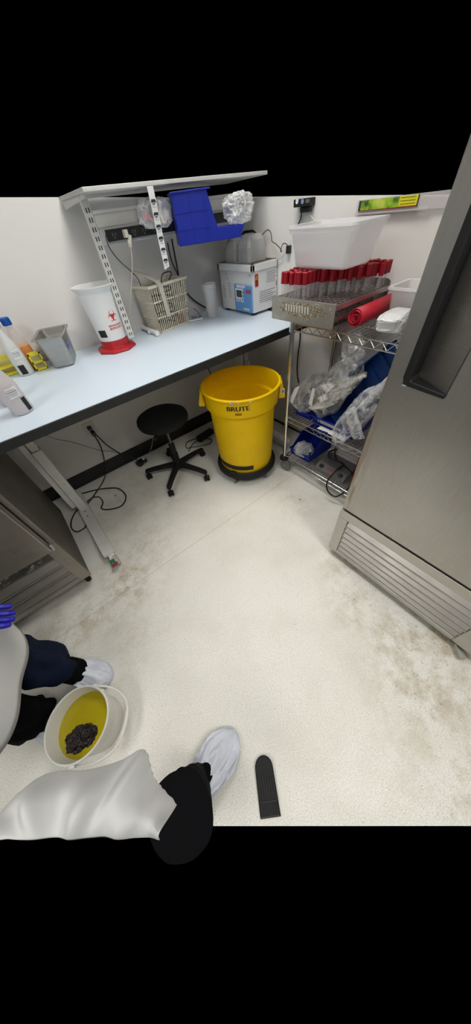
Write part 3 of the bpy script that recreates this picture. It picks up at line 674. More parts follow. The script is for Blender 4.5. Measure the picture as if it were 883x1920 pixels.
# bag of pink things at the beam
c = PY(291, 402, FRY-.045)
bag = obj('plastic_bag', crumple(c+Vector((0, 0, .004)), (.078, .028, .046), 8, .22, 2.2, 4, 3.2), FILM2); tag(bag, 'clear bag with pink and pale items hooked on the overhead beam', 'bag')
o_ = obj('glove_roll', crumple(c+Vector((-.026, 0, -.012)), (.042, .014, .011), 5, .15, 2, 3, 2.4, axes((1, 0, -.35), (0, 1, 0))), mat('pink rubber', (.70, .08, .16), .5)); tag(o_, 'pink rubber item inside the bag on the overhead beam', 'glove')
o_ = obj('glove_roll', crumple(c+Vector((.044, 0, -.012)), (.030, .014, .020), 6, .2, 2, 3, 2.4), mat('pale rubber', (.55, .45, .30), .6)); tag(o_, 'pale yellow item inside the bag on the overhead beam', 'glove')

# ---- biohazard cup
cx, cy = .545, 1.935
t = thing('biohazard_container', 'tall white plastic container with a red biohazard print and a red octagonal base', 'container', (cx, cy, CT))
obj('base', MB().lathe([(0, .001), (.120, .001), (.121, .010), (.104, .019), (.090, .020), (.086, .024), (.0855, .056), (0, .056)], n=8, rot=.25), mat('red base plastic', (.45, .012, .02), .4), t, bevel=.004, label='red octagonal base')
cup = obj('cup', MB().lathe([(0, .058), (.0800, .058), (.0905, .20), (.0935, .245), (.0985, .262), (.0965, .276), (.113, .300), (.1165, .302), (.1165, .306), (.110, .305), (.095, .278), (.090, .24), (.077, .064), (0, .062)], n=72), mat('milky plastic', (.80, .80, .78), .42, var=.02), t, weld=True)
va2 = math.atan2(-cy, -cx)
def oncup(az, zc):
    def f(x, y):
        z = zc+y; r = .080+(.0905-.080)*(z-.058)/.142+.0010; a = va2+az+x/r; return (r*math.cos(a), r*math.sin(a), z)
    return f
RP = mat('red print', (.55, .02, .02), .5)
f = oncup(R(26), .172); m = MB()
for k in range(3):
    a0 = PI/2+k*2*PI/3; ox, oy = math.cos(a0)*.0135, math.sin(a0)*.0135; n = 18
    pts = []; wd = []
    for q in range(n+1):
        a = a0+.42+(2*PI-.84)*q/n; pts.append((ox+.0145*math.cos(a), oy+.0145*math.sin(a))); wd.append(.0008+.0052*math.sin(PI*q/n))
    m.strip(pts, wd, f)
m.strip([(.0105*math.cos(2*PI*q/20), .0105*math.sin(2*PI*q/20)) for q in range(21)], .0022, f)
for s_, y_ in (('BIOHAZARD', -.042), ('BIOPELIGRO', -.056)):
    for dx in (-.0005, .0005): m.text(s_, .0140, lambda x, y, y_=y_, dx=dx: f(x+dx, y+y_))
obj('biohazard_print', m, RP, t, smooth=False, label='red biohazard symbol and lettering')
f = oncup(R(-37), .098); m = MB(); m.strip([(-.024+.048*q/8, 0) for q in range(9)], .036, f); obj('black_sticker', m, INK, t, smooth=False, label='black rectangular sticker')

# ---- steam table pan
t = thing('steam_pan', 'deep stainless steel pan with a strip of blue tape on its side', 'pan', (.236, 1.990, CT), (0, 0, R(-20)))
def rrect(hx, hy, r, z, n=5):
    out = []
    for sx_, sy_, a0 in ((1, 1, 0), (-1, 1, 90), (-1, -1, 180), (1, -1, 270)):
        for k in range(n+1): a = R(a0+90*k/n); out.append((sx_*(hx-r)+r*math.cos(a), sy_*(hy-r)+r*math.sin(a), z))
    return out
rg = [rrect(.050, .092, .025, .002), rrect(.057, .099, .025, .010), rrect(.068, .110, .024, .128), rrect(.070, .112, .024, .131), rrect(.072, .114, .024, .147), rrect(.083, .124, .016, .151), rrect(.085, .126, .016, .148),
      rrect(.084, .125, .016, .153), rrect(.071, .113, .024, .1505), rrect(.068, .110, .024, .133), rrect(.053, .095, .025, .012), rrect(.044, .086, .025, .005)]
obj('pan_body', MB().loft(rg, (True, True)), PAN, t, ang=50)
m = MB(); fn = lambda u, v: (.0640+(.011)/.118*(v)+.0022, u, .088+v)
m.strip([(-.080, 0), (.010, 0)], .034, fn); tp = obj('blue_tape', m, mat('blue tape', (.20, .30, .72), .6), t, smooth=False, label='blue tape with handwriting')
m = MB(); fn2 = lambda u, v: (.0640+(.011)/.118*(v)+.0030, u, .088+v); m.text('ORACIST', .022, lambda x, y: fn2(x-.034, y)); obj('handwriting', m, INKG, tp, smooth=False)

# ---- bottles
def squeeze(t, c, r=.040, H=.145, tint=None, az=0, lab=True, spray=True):
    body = mat('cloudy bottle', (.72, .72, .71), .35, alpha=.86) if tint is None else tint
    obj('bottle', MB().lathe([(0, .002), (r*.93, .002), (r, .008), (r*.985, H*.5), (r*.96, H), (r*.86, H+.018), (r*.55, H+.055), (r*.42, H+.085), (r*.38, H+.10), (0, H+.10)], n=48), body, t, weld=True)
    obj('cap', MB().lathe([(.016, H+.095), (.019, H+.096), (.019, H+.118), (.015, H+.121), (.006, H+.124), (0, H+.124)], n=28), mat('grey cap', (.28, .28, .29), .45), t)
    if spray: obj('nozzle', MB().tube([(0, 0, H+.12), (0, 0, H+.145), (-.012, -.014, H+.165), (-.03, -.035, H+.168)], .0035, sm=4), IVORY, t)
    a0 = math.atan2(-c.y, -c.x)+az
    def f(x, y, o=.001, zz=0): a = a0+x/r; rr = r*(.985 if y+zz > H*.5 else 1)+o; return (rr*math.cos(a), rr*math.sin(a), y)
    m = MB(); m.strip([(-.014+.046*q/8, H-.022) for q in range(9)], .042, lambda x, y: f(x, y+.001*math.sin(x*90), .0012)); l = obj('label', m, PAPER, t, smooth=False, label='curling white printed label')
    m = MB()
    m.text('Tergazyme', .0125, lambda x, y: f(x+.003, y+H-.012, .0018)) if False else None
    for k, (y_, s_) in enumerate(((H-.010, .0018), (H-.017, .0035), (H-.024, .0014), (H-.028, .0014), (H-.033, .0014))):
        random.seed(k+int(r*1000)); u = -.012
        while u < .024: e = random.uniform(.002, .005); m.strip([(u, y_), (u+e, y_)], s_, lambda x, y: f(x, y, .0019)); u += e+.0012
    obj('label_print', m, INKG, l, smooth=False)
c = Vector((.018, 2.000, CT)); t = thing('squeeze_bottle', 'white squeeze bottle standing in front of the yellow rack with a black sticker', 'bottle', c)
squeeze(t, c, .0395, .128)
def stick(t, c, r, a0, x0, x1, z0, z1):
    aa = math.atan2(-c.y, -c.x)+a0; m = MB(); m.strip([(x0+(x1-x0)*q/6, (z0+z1)/2) for q in range(7)], z1-z0, lambda x, y: ((r+.0014)*math.cos(aa+x/r), (r+.0014)*math.sin(aa+x/r), y))
    obj('black_sticker', m, INK, t, smooth=False, label='black rectangular sticker')
stick(t, c, .0395, 0, -.026, .006, .010, .056)
c = Vector((-.090, 1.487, CT)); t = thing('squeeze_bottle', 'white squeeze bottle nearest the front edge of the bench with a black sticker', 'bottle', c)
squeeze(t, c, .0445, .115, mat('pinkish bottle', (.62, .575, .58), .38, alpha=.92)); stick(t, c, .0445, 0, .020, .041, .012, .066)
c = Vector((-.118, 1.640, CT)); t = thing('squeeze_bottle', 'partly hidden pale bottle between the two labelled squeeze bottles', 'bottle', c)
squeeze(t, c, .042, .105, mat('pinkish bottle', (.62, .575, .58), .38, alpha=.92), lab=False)
# glass bottle with orange liquid
c = Vector((.072, 2.062, CT)); t = thing('media_bottle', 'clear glass bottle of orange liquid with a bright blue cap', 'bottle', c)
GLS = mat('bottle glass', (.55, .54, .50), .06, alpha=.14, spec=.9)
obj('glass', MB().lathe([(0, .002), (.040, .002), (.043, .010), (.043, .125), (.038, .150), (.020, .195), (.0165, .205), (.0165, .232)], n=48), GLS, t, label='clear glass body')
obj('liquid', MB().lathe([(0, .006), (.039, .006), (.0405, .012), (.0405, .118), (0, .118)], n=48), mat('orange liquid', (.80, .26, .002), .15), t, label='orange liquid filling')
obj('pouring_ring', MB().lathe([(.017, .205), (.021, .206), (.021, .212), (.017, .213)], n=32), CLR, t)
cp = MB().lathe([(0, .248), (.019, .247), (.0215, .243), (.022, .214), (.017, .213)], n=36)
for k in range(36): a = 2*PI*k/36; cp.cyl((.022*math.cos(a), .022*math.sin(a), .216), (.022*math.cos(a), .022*math.sin(a), .243), .0009, n=5)
obj('cap', cp, mat('bright blue cap', (.01, .09, .42), .4), t, label='bright blue screw cap')
# yellow racks
YR = mat('yellow rack plastic', (.72, .62, .03), .45)
def yrack(x0, x1, y0, y1, label):
    t = thing('bottle_rack', label, 'rack', ((x0+x1)/2, (y0+y1)/2, CT))
    for z in (.004, .040, .078):
        m = MB(); m.box(x0, x1, y0, y0+.006, CT+z, CT+z+.010).box(x0, x1, y1-.006, y1, CT+z, CT+z+.010).box(x0, x0+.006, y0, y1, CT+z, CT+z+.010).box(x1-.006, x1, y0, y1, CT+z, CT+z+.010)
        if z < .07:
            k = y0+.014
            while k < y1-.01: m.box(x0, x1, k, k+.003, CT+z+.002, CT+z+.006); k += .012
        obj('tier', m, YR, t, world=True, smooth=False)
    for x in (x0, x1-.007):
        for y in (y0, y1-.007): obj('corner_post', MB().box(x, x+.007, y, y+.007, CT, CT+.088), YR, t, world=True, smooth=False)
    obj('inner_panel', MB().box(x0+.01, x1-.01, y1-.012, y1-.009, CT+.01, CT+.075), mat('pale yellow panel', (.62, .56, .28), .5), t, world=True, smooth=False)
yrack(.118-.225, .015-.0, 2.056, 2.124, 'yellow plastic rack on the left at the wall behind the squeeze bottle')
yrack(.068, .130, 1.972, 2.012, 'narrow yellow plastic rack in front of the glass bottle beside the steel pan')
# ---- basket
t = thing('wire_basket', 'ivory slotted plastic basket with a raised carrying handle and cables inside', 'basket', (.985, 2.03, CT), (0, 0, R(10)))
IV = mat('ivory basket plastic', (.72, .67, .54), .45)
bx, by, tx_, ty_, HB = .130, .070, .150, .085, .245
m = MB()
def lerp(a, b, k): return a+(b-a)*k
def wallpt(side, u, v):
    X = lerp(bx, tx_, v); Y = lerp(by, ty_, v); z = HB*v
    return {'f': (u*X, -Y, z), 'b': (u*X, Y, z), 'l': (-X, u*Y, z), 'r': (X, u*Y, z)}[side]
for side, n in (('f', 17), ('b', 17), ('l', 11), ('r', 11)):
    for k in range(n+1):
        u = -1+2*k/n; m.tube([wallpt(side, u, 0), wallpt(side, u, .97)], .0026 if k not in (0, n) else .004, 6)
    for v in (.02, .33, .66): m.tube([wallpt(side, -1, v), wallpt(side, 1, v)], .0042, 6)
    if side in 'lr':
        for v in [k/22 for k in range(1, 22)]: m.tube([wallpt(side, -1, v), wallpt(side, 1, v)], .0018, 4)
obj('slotted_walls', m, IV, t)
obj('floor_grid', MB().box(-bx, bx, -by, by, .001, .005), IV, t, smooth=False)
m = MB(); 
for (a, b_, c_, d_) in ((-tx_-.008, tx_+.008, -ty_-.008, -ty_+.004), (-tx_-.008, tx_+.008, ty_-.004, ty_+.008), (-tx_-.008, -tx_+.004, -ty_, ty_), (tx_-.004, tx_+.008, -ty_, ty_)): m.box(a, b_, c_, d_, HB-.014, HB)
obj('rim', m, IV, t, bevel=.002)
hp = [(-.065, -.095, HB-.205), (-.080, -.100, HB-.02), (-.094, -.094, HB+.02), (-.118, .03, HB+.055), (-.125, .085, HB+.045)]
rings = []
for i, p in enumerate([Vector(q) for q in ((-.052, -.088, .075), (-.060, -.095, .16), (-.072, -.105, HB-.01), (-.084, -.100, HB+.015), (-.112, -.01, HB+.050), (-.132, .055, HB+.062), (-.134, .082, HB+.045))]):
    hw_ = [.014, .015, .016, .015, .013, .012, .010][i]
    th = Vector((0, -.004, 0)) if i < 3 else Vector((0, -.002, .004))
    rings.append([p+Vector((-hw_, 0, 0))+th, p+Vector((hw_, 0, 0))+th, p+Vector((hw_, 0, 0))-th, p+Vector((-hw_, 0, 0))-th])
obj('handle', MB().loft(rings, (True, True)), IVORY, t, bevel=.002)
random.seed(4)
o_ = obj('cable_coil', MB().tube([Vector((.985+.07*math.cos(k*.9)+random.uniform(-.02, .02), 2.03+.035*math.sin(k*.9), CT+.02+.0065*k)) for k in range(32)], .0045, 7, sm=4), BLK); tag(o_, 'coiled black cable stuffed inside the ivory basket', 'cable')
o_ = obj('cable_coil', MB().tube([Vector((.99+.06*math.cos(k*1.1), 2.03+.04*math.sin(k*1.1+.4), CT+.025+.007*k)) for k in range(16)], .0035, 7, sm=4), IVORY); tag(o_, 'coiled ivory cable lying inside the basket', 'cable')
o_ = obj('red_clip', MB().box(1.045, 1.085, 1.985, 2.0, CT+.01, CT+.06), RED, bevel=.003); tag(o_, 'small red clip at the bottom of the ivory basket', 'clip')
cord('power_lead', 'black cord looping over the rim of the ivory basket', [Vector(p) for p in ((.99, 2.03, CT+.19), (.995, 2.0, CT+.262), (1.02, 1.99, CT+.280), (1.07, 2.0, CT+.272), (1.055, 2.04, CT+.225), (1.03, 2.04, CT+.18))], .0028)
# ---- white pipe fittings
c = PZ(285, 619, CT+.018)
t = thing('pipe_fitting', 'white plastic pipe fittings lying in front of the ivory basket', 'pipe fitting', (c.x, c.y, CT))
d1 = (PZ(296, 626, CT+.018)-PZ(266, 612, CT+.018)).normalized(); a_, b_ = PZ(266, 613, CT+.018), PZ(295, 625, CT+.018)
obj('tee', MB().cyl(a_, b_, .0125, n=20).cyl(b_-d1*.014, b_, .0155, n=20).cyl(a_, a_+d1*.014, .0155, n=20).cyl((a_+b_)/2, (a_+b_)/2+Vector((-.014, -.030, -.003)), .0125, n=20), WPL, t, world=True)
# ---- bench scale
c = PZ(367, 597, CT); u = (PZ(382, 603, CT)-PZ(362, 608, CT)).normalized(); v = (PZ(350, 590, CT)-PZ(362, 608, CT)); v.z = 0
t = frame_thing('digital_timer', 'small pale digital meter with a grey screen beside the ivory basket', 'meter', PZ(366, 600, CT)+Vector((0, 0, .001)), (.55, -.18, 0), (.18, .55, 0), (0, 0, 1))
obj('case', MB().prism([(-.030, 0), (.030, 0), (.030, .016), (-.030, .010)], -.052, .052, 'x'), WPL, t, bevel=.003)
obj('screen', MB().add([(-.022, -.006, .0135), (.018, -.006, .0135), (.018, .022, .0158), (-.022, .022, .0158)], [(0, 1, 2, 3)]), mat('lcd grey', (.16, .17, .16), .3), t, smooth=False)
m = MB()
for k in range(4): m.add([(-.03+k*.018, -.022, .0120), (-.018+k*.018, -.022, .0120), (-.018+k*.018, -.013, .0130), (-.03+k*.018, -.013, .0130)], [(0, 1, 2, 3)])
for k in range(3): m.add([(.028, -.012+k*.013, .0132+k*.001), (.042, -.012+k*.013, .0132+k*.001), (.042, -.004+k*.013, .0138+k*.001), (.028, -.004+k*.013, .0138+k*.001)], [(0, 1, 2, 3)])
obj('button_print', m, mat('navy print', (.03, .05, .20), .5), t, smooth=False)
cord('power_lead', 'thin black cord from the digital meter back to the basket', [PZ(378, 594, CT+.016), PZ(366, 580, CT+.03), PZ(352, 574, CT+.04), PZ(346, 580, CT+.01)], .0022)
# ---- beaker
c = Vector((1.292, 1.925, CT)); t = thing('plastic_beaker', 'tall frosted plastic cylinder with a flared rim beside the ultrasonic bath', 'beaker', c)
obj('body', MB().lathe([(0, .001), (.036, .001), (.039, .006), (.045, .160), (.048, .163), (.049, .186), (.046, .187), (.043, .160), (.037, .010), (0, .006)], n=48), mat('frosted beaker', (.60, .60, .60), .35, alpha=.78), t, weld=True)

# ---- ultrasonic bath
BX0, BX1, BY0, BY1 = 1.454, 1.668, 1.655, 2.008
t = thing('ultrasonic_bath', 'white ultrasonic cleaning bath with a blue control panel in the corner of the bench', 'ultrasonic bath', ((BX0+BX1)/2, (BY0+BY1)/2, CT))
WB = mat('bath white', (.70, .70, .69), .4, var=.02)
HBt = PX(477, 497, BX0).z
obj('housing', MB().box(BX0, BX1, BY0, BY1, CT+.014, HBt-.030), WB, t, world=True, bevel=.006)
m = MB(); e = .008
for (a, b_, c_, d_) in ((BX0-e, BX1, BY0-e, BY0+.012), (BX0-e, BX1, BY1-.012, BY1+e), (BX0-e, BX0+.012, BY0-e, BY1+e), (BX1-.01, BX1, BY0-e, BY1+e)): m.box(a, b_, c_, d_, HBt-.034, HBt)
obj('rim', m, WB, t, world=True, bevel=.003)
obj('basin', MB().box(BX0+.012, BX1-.01, BY0+.012, BY1-.012, HBt-.03, HBt-.024), SSD, t, world=True, smooth=False)
m = MB()
for (a, b_, c_, d_) in ((BX0+.002, BX1-.004, BY0+.002, BY0+.014), (BX0+.002, BX1-.004, BY1-.014, BY1-.002), (BX0+.002, BX0+.014, BY0+.002, BY1-.002), (BX1-.016, BX1-.004, BY0+.002, BY1-.002)): m.box(a, b_, c_, d_, HBt, HBt+.004)
obj('basin_edge', m, SSD, t, world=True, bevel=.001)
for x in (BX0+.03, BX1-.03):
    for y in (BY0+.03, BY1-.03): obj('foot', MB().cyl((x, y, CT+.0005), (x, y, CT+.016), .02), BLK, t, world=True)
FX_ = lambda u, v: (BX0-.0012, u, v)
q1, q2, q3, q4 = [PX(*p, BX0) for p in ((440, 532), (475, 537), (477, 591), (439, 582))]
py0, py1, pz0, pz1 = q2.y-.002, q1.y, q4.z, q1.z
obj('panel_surround', MB().box(BX0-.010, BX0+.001, BY0+.002, py1, CT+.016, pz1), mat('panel blue', (.14, .33, .66), .4), t, world=True, bevel=.006, label='blue control panel')
X2 = BX0-.0112
def lrect(name, xa, xb, za, zb_, mt, X, lab=None, ax='x'):
    m = MB()
    if ax == 'x': m.add([(X, xa, za), (X, xb, za), (X, xb, zb_), (X, xa, zb_)], [(0, 1, 2, 3)])
    else: m.add([(xa, X, za), (xb, X, za), (xb, X, zb_), (xa, X, zb_)], [(0, 1, 2, 3)])
    return obj(name, m, mt, t, world=True, smooth=False, label=lab)
pyh = BY0+.004
kk = lambda px, py: PX(px, py, X2)
s0, s1 = kk(441, 540), kk(457, 567)
lrect('keypad', s1.y, s0.y, s1.z, s0.z, PAPER, X2)
lrect('screen', kk(453, 545).y, kk(443, 545).y, kk(448, 557).z, kk(448, 544).z, mat('lcd green', (.06, .09, .085), .25), X2-.0006)
m = MB(); bl = [(442.5, 561), (446.5, 562), (450.5, 563), (455.5, 548), (455.3, 555), (454.8, 562)]
for p in bl: c = kk(*p); m.add([(X2-.0012, c.y-.0048, c.z-.0062), (X2-.0012, c.y+.0048, c.z-.0062), (X2-.0012, c.y+.0048, c.z+.0062), (X2-.0012, c.y-.0048, c.z+.0062)], [(0, 1, 2, 3)])
o_ = obj('keypad_buttons', m, mat('key blue', (.05, .12, .42), .4), t, world=True, smooth=False)
a_, b_ = kk(443, 534), kk(459, 541); lrect('title_label', b_.y, a_.y, b_.z, a_.z, PAPER, X2)
m = MB(); m.text('ULTRASONIC', .0085, lambda x, y: (X2-.0006, (a_.y+b_.y)/2-x, (a_.z+b_.z)/2+y)); obj('title_print', m, INKG, t, world=True, smooth=False)
a_, b_ = kk(461, 544), kk(470, 551); lrect('logo_plate', b_.y, a_.y, b_.z, a_.z, mat('logo red', (.42, .03, .03), .5), X2)
m = MB(); m.text('Thermo', .0075, lambda x, y: (X2-.0006, (a_.y+b_.y)/2-x, (a_.z+b_.z)/2+y)); obj('logo_print', m, PAPER, t, world=True, smooth=False)
a_, b_ = kk(457, 577), kk(467.5, 583); lrect('name_plate', b_.y, a_.y, b_.z, a_.z, PAPER, X2)
m = MB(); m.text('SONICATOR', .0060, lambda x, y: (X2-.0006, (a_.y+b_.y)/2-x, (a_.z+b_.z)/2+y)); obj('name_print', m, INKG, t, world=True, smooth=False)
def doc(name, xa, xb, za, zb_, X, ax, rows, seed, txt=None, size=.02, mt=None):
    l = lrect(name, xa, xb, za, zb_, mt or mat('label white', (.70, .70, .70), .5), X, ax=ax); m = MB(); random.seed(seed); off = -.0007
    if txt: m.text(txt, size, (lambda x, y: (X+off, (xa+xb)/2-x, (za+zb_)/2+y)) if ax == 'x' else (lambda x, y: ((xa+xb)/2+x, X+off, (za+zb_)/2+y)))
    for k in range(rows):
        z = zb_-(zb_-za)*(k+.8)/(rows+.6); lo, hi = min(xa, xb), max(xa, xb); e = (hi-lo)*random.uniform(.0, .3)
        h = (zb_-za)/(rows+.6)*.13
        u0, u1 = (lo+.003+e, hi-.003) if ax == 'x' else (lo+.003, hi-.003-e)
        m.add([((X+off, u, z_) if ax == 'x' else (u, X+off, z_)) for u, z_ in ((u0, z-h), (u1, z-h), (u1, z+h), (u0, z+h))], [(0, 1, 2, 3)])
    obj('label_print', m, INKG, l, world=True, smooth=False)
X1_ = BX0-.0012; k1 = lambda px, py: PX(px, py, X1_)
a_, b_ = k1(417.5, 511), k1(430, 517); doc('label', b_.y, a_.y, b_.z, a_.z, X1_, 'x', 0, 1, '103', .013)
a_, b_ = k1(419, 518.5), k1(433, 526); doc('label', b_.y, a_.y, b_.z, a_.z, X1_, 'x', 0, 1, '6-425', .013)
a_, b_ = k1(417, 533), k1(426, 559); doc('label', b_.y, a_.y, b_.z, a_.z, X1_, 'x', 9, 2)
a_, b_ = k1(427, 528), k1(436, 560); doc('label', b_.y, a_.y, b_.z, a_.z, X1_, 'x', 12, 3)
a_, b_ = k1(464, 514), k1(473, 519); doc('label', b_.y, a_.y, b_.z, a_.z, X1_, 'x', 2, 5)
Y1_ = BY0-.0012; k2 = lambda px, py: PY(px, py, Y1_)
a_, b_ = k2(477.5, 515), k2(484.5, 537); lrect('warning_label', a_.x+.001, b_.x, b_.z, a_.z, mat('warning red', (.50, .03, .015), .5), Y1_, 'red warning label with a yellow triangle', 'y')
m = MB(); mx_, hx_ = (a_.x+b_.x)/2, (b_.x-a_.x)/2; zt3 = a_.z-.006; m.add([(mx_-hx_*.8, Y1_-.0007, zt3-.022), (mx_+hx_*.8, Y1_-.0007, zt3-.022), (mx_, Y1_-.0007, zt3)], [(0, 1, 2)]); obj('warning_triangle', m, mat('warning yellow', (.80, .55, .01), .5), t, world=True, smooth=False)
m = MB(); m.box(mx_-.0006, mx_+.0006, Y1_-.0014, Y1_-.001, zt3-.016, zt3-.007).box(mx_-.0006, mx_+.0006, Y1_-.0014, Y1_-.001, zt3-.020, zt3-.018)
for k in range(4): m.box(a_.x+.004+k*.006, a_.x+.0055+k*.006, Y1_-.0014, Y1_-.001, b_.z+.006, b_.z+.048)
obj('warning_print', m, INK, t, world=True, smooth=False)
a_, b_ = k2(499, 508), k2(519, 526); doc('label', a_.x, b_.x, b_.z, a_.z, Y1_, 'y', 6, 7)
a_, b_ = k2(486, 545), k2(518, 560); doc('label', a_.x, b_.x, b_.z, a_.z, Y1_, 'y', 6, 8)
# clear moulded trays in the bath and black handle
def tray_shape(cx_, cy_, wx, wy, h, lean):
    rings = []
    for v, s in ((0, 1), (.55, .98), (.80, .86), (.97, .62), (1.0, .55)):
        rings.append([(cx_+px_*wx*s+lean[0]*v*h, cy_+py_*wy*s+lean[1]*v*h, HBt+.004+v*h) for px_, py_ in [(q[0], q[1]) for q in rrect(1, 1, .22, 0, 1)]])
    m = MB().loft(rings, (False, True))
    return m
TR = mat('wet clear plastic', (.42, .42, .42), .18, alpha=.72, bump=1, bscale=120, spec=.9)
ctr = PZ(445, 488, HBt+.01)
t1 = tag(obj('moulded_cover', tray_shape(1.545, 1.905, .070, .055, .115, (.05, .05)), TR, ang=15), 'left of two droplet covered clear plastic domes on the ultrasonic bath', 'cover')
t1 = tag(obj('moulded_cover', tray_shape(1.550, 1.765, .080, .060, .120, (.06, .03)), TR, ang=15), 'right of two droplet covered clear plastic domes on the ultrasonic bath', 'cover')
h0, h1 = PY(452, 448, 1.95), PY(478, 447, 1.80)
obj('basket_handle', MB().tube([PY(454, 458, 1.95), PY(454, 440, 1.95), PY(458, 435, 1.93), PY(474, 433, 1.84), PY(478, 436, 1.82), PY(478.5, 456, 1.82), PY(479, 480, 1.82)], .0065, 8), BLKM, t, world=True, label='black carrying handle')
cord('power_lead', 'thin black wire curling from behind the bath to a plug on the right wall', [PX(*p, 1.660) for p in ((488, 449), (492, 440), (502, 431), (508, 438), (510, 452), (518, 458), (526, 467), (528, 472), (526, 470), (530, 458), (536, 457), (541, 463))], .0022)
cord('power_lead', 'thin white wire running from the bath to the plug on the right wall', [PX(*p, 1.665) for p in ((512, 489), (522, 485), (532, 478), (538, 466), (543, 458))], .0022, IVORY)
c = PX(541, 467, 1.668); t = thing('plug_adapter', 'small black plug behind the edge of the clear tub on the right wall', 'plug', c)
obj('plug_body', MB().box(c.x-.012, XW-.0005, c.y-.014, c.y+.012, c.z-.02, c.z+.016), BLK, t, world=True, bevel=.003)
# ---- wall adapter, papers in holder
c = PX(567, 375, XW-.03); z0 = PX(565, 388, XW-.045).z
t = thing('wall_adapter', 'black wall adapter with two round sockets above the clear tub', 'adapter', (XW-.02, c.y, z0))
ya, yb = PX(550, 380, XW-.045).y, PX(581, 380, XW-.045).y
obj('adapter_body', MB().box(XW-.045, XW-.0005, yb, ya, z0, 1.392).box(XW-.035, XW-.01, yb+.01, ya-.04, z0-.022, z0), BLK, t, world=True, bevel=.004)
for i, px in enumerate((557, 567)):
    q = PX(px, 378, XW-.0455); obj('socket', MB().cyl((XW-.0475, q.y, q.z), (XW-.0445, q.y, q.z), .009, n=20), [PAPER, mat('socket blue', (.25, .32, .5), .4)][i], t, world=True)
m = MB()
for k in range(4):
    q = PX(574+k*1.8, 375, XW-.046); m.box(XW-.0465, XW-.0455, q.y-.0012, q.y+.0012, z0+.012, 1.388)
obj('marking', m, mat('marking grey', (.3, .3, .3), .5), t, world=True, smooth=False)
cord('power_lead', 'black cord dropping from the wall adapter behind the clear tub', [PX(*p, XW-.02) for p in ((566, 392), (565, 402), (563, 412), (558, 424), (556, 440))], .0034)
cord('power_lead', 'white cord dropping from the wall adapter behind the clear tub', [PX(*p, XW-.02) for p in ((571, 387), (577, 398), (585, 408), (592, 418), (596, 432))], .0026, IVORY)
P = lambda x, y, X=XW-.012: PX(x, y, X)
a_, b_ = P(667, 401), P(803, 390)
t = thing('document_holder', 'clear acrylic holder with a bright green and yellow poster on the right wall', 'poster', (XW-.01, (a_.y+b_.y)/2, a_.z))
zt4 = 1.374; zb4 = P(740, 395).z
obj('acrylic_pocket', MB().box(XW-.014, XW-.0005, P(840, 375).y, a_.y, zb4-.004, zt4-.012).box(XW-.022, XW-.014, P(805, 390).y, a_.y, zb4-.004, zb4+.001), mat('acrylic', (.72, .68, .68), .12, alpha=.45, spec=.9), t, world=True, bevel=.001)
y1, y2 = P(672, 397).y, P(783, 385).y; zz0 = zb4+.007
pm, nt, b = nodes('poster print'); tc = nt.nodes.new('ShaderNodeTexCoord'); n1 = nt.nodes.new('ShaderNodeTexNoise'); n1.inputs['Scale'].default_value = 22; n1.inputs['Detail'].default_value = 7; nt.links.new(tc.outputs['Object'], n1.inputs['Vector'])
cr = nt.nodes.new('ShaderNodeValToRGB'); e = cr.color_ramp.elements; e[0].position = .36; e[0].color = (.03, .06, .02, 1); e[1].position = .64; e[1].color = (.55, .62, .10, 1); x_ = e.new(.46); x_.color = (.22, .42, .02, 1); x_ = e.new(.55); x_.color = (.36, .56, .03, 1)
nt.links.new(n1.outputs['Fac'], cr.inputs[0]); nt.links.new(cr.outputs[0], b.inputs['Base Color']); b.inputs['Roughness'].default_value = .35
obj('poster', MB().box(XW-.0165, XW-.0150, y2, y1, zz0, zt4-.014), pm, t, world=True, smooth=False)
obj('poster_border', MB().box(XW-.0175, XW-.0166, y1-.010, y1, zz0, zt4-.014).box(XW-.0175, XW-.0166, y2, y2+.004, zz0, zt4-.014), mat('dark border', (.05, .035, .035), .5), t, world=True, smooth=False)
obj('poster_border', MB().box(XW-.0175, XW-.0166, y2, y1-.01, zz0, zz0+.003), mat('maroon border', (.25, .02, .03), .5), t, world=True, smooth=False)
ys = lerp(y1, y2, .70)
obj('yellow_inset', MB().box(XW-.0175, XW-.0166, y2+.005, ys, zz0+.004, zt4-.014), mat('poster yellow', (.70, .64, .02), .5), t, world=True, smooth=False)
m = MB()
for k in range(3): m.box(XW-.0182, XW-.0176, y2+.010+.003*k, ys-.006, zz0+.010+k*.009, zz0+.0115+k*.009)
obj('poster_print', m, mat('olive print', (.12, .12, .01), .5), t, world=True, smooth=False)
# ---- outlet under the bench
a_, b_ = PY(152, 797, YW-.003), PY(186, 812, YW-.003)
oz0, oz1 = PY(167, 818, YW-.003).z, PY(152, 797, YW-.003).z; ox0, ox1 = a_.x, PY(172, 789, YW-.003).x+.006
t = thing('wall_outlet', 'off white wall outlet plate under the bench with black plugs in it', 'outlet', ((ox0+ox1)/2, YW-.004, oz0))
obj('cover_plate', MB().box(ox0, ox1, YW-.006, YW-.0005, oz0, oz1), mat('outlet white', (.66, .63, .58), .5), t, world=True, bevel=.002)
p1_ = PY(168, 803, YW-.02); obj('plug', MB().box(p1_.x-.016, p1_.x+.016, YW-.035, YW-.006, p1_.z-.010, p1_.z+.012), BLK, t, world=True, bevel=.004)
p2_ = PY(175, 812, YW-.035); obj('plug', MB().box(p2_.x-.014, p2_.x+.014, YW-.052, YW-.006, p2_.z-.022, p2_.z+.012), BLK, t, world=True, bevel=.005)
F = .006
cord('power_lead', 'black cord dropping from the outlet and coiling on the floor by the bench foot', [PY(178, 818, YW-.045), PY(187, 833, YW-.05), PY(194, 855, YW-.05), PY(198, 885, YW-.06), PZ(192, 905, F), PZ(178, 926, F), PZ(168, 940, F), PZ(155, 955, F)], .0045)
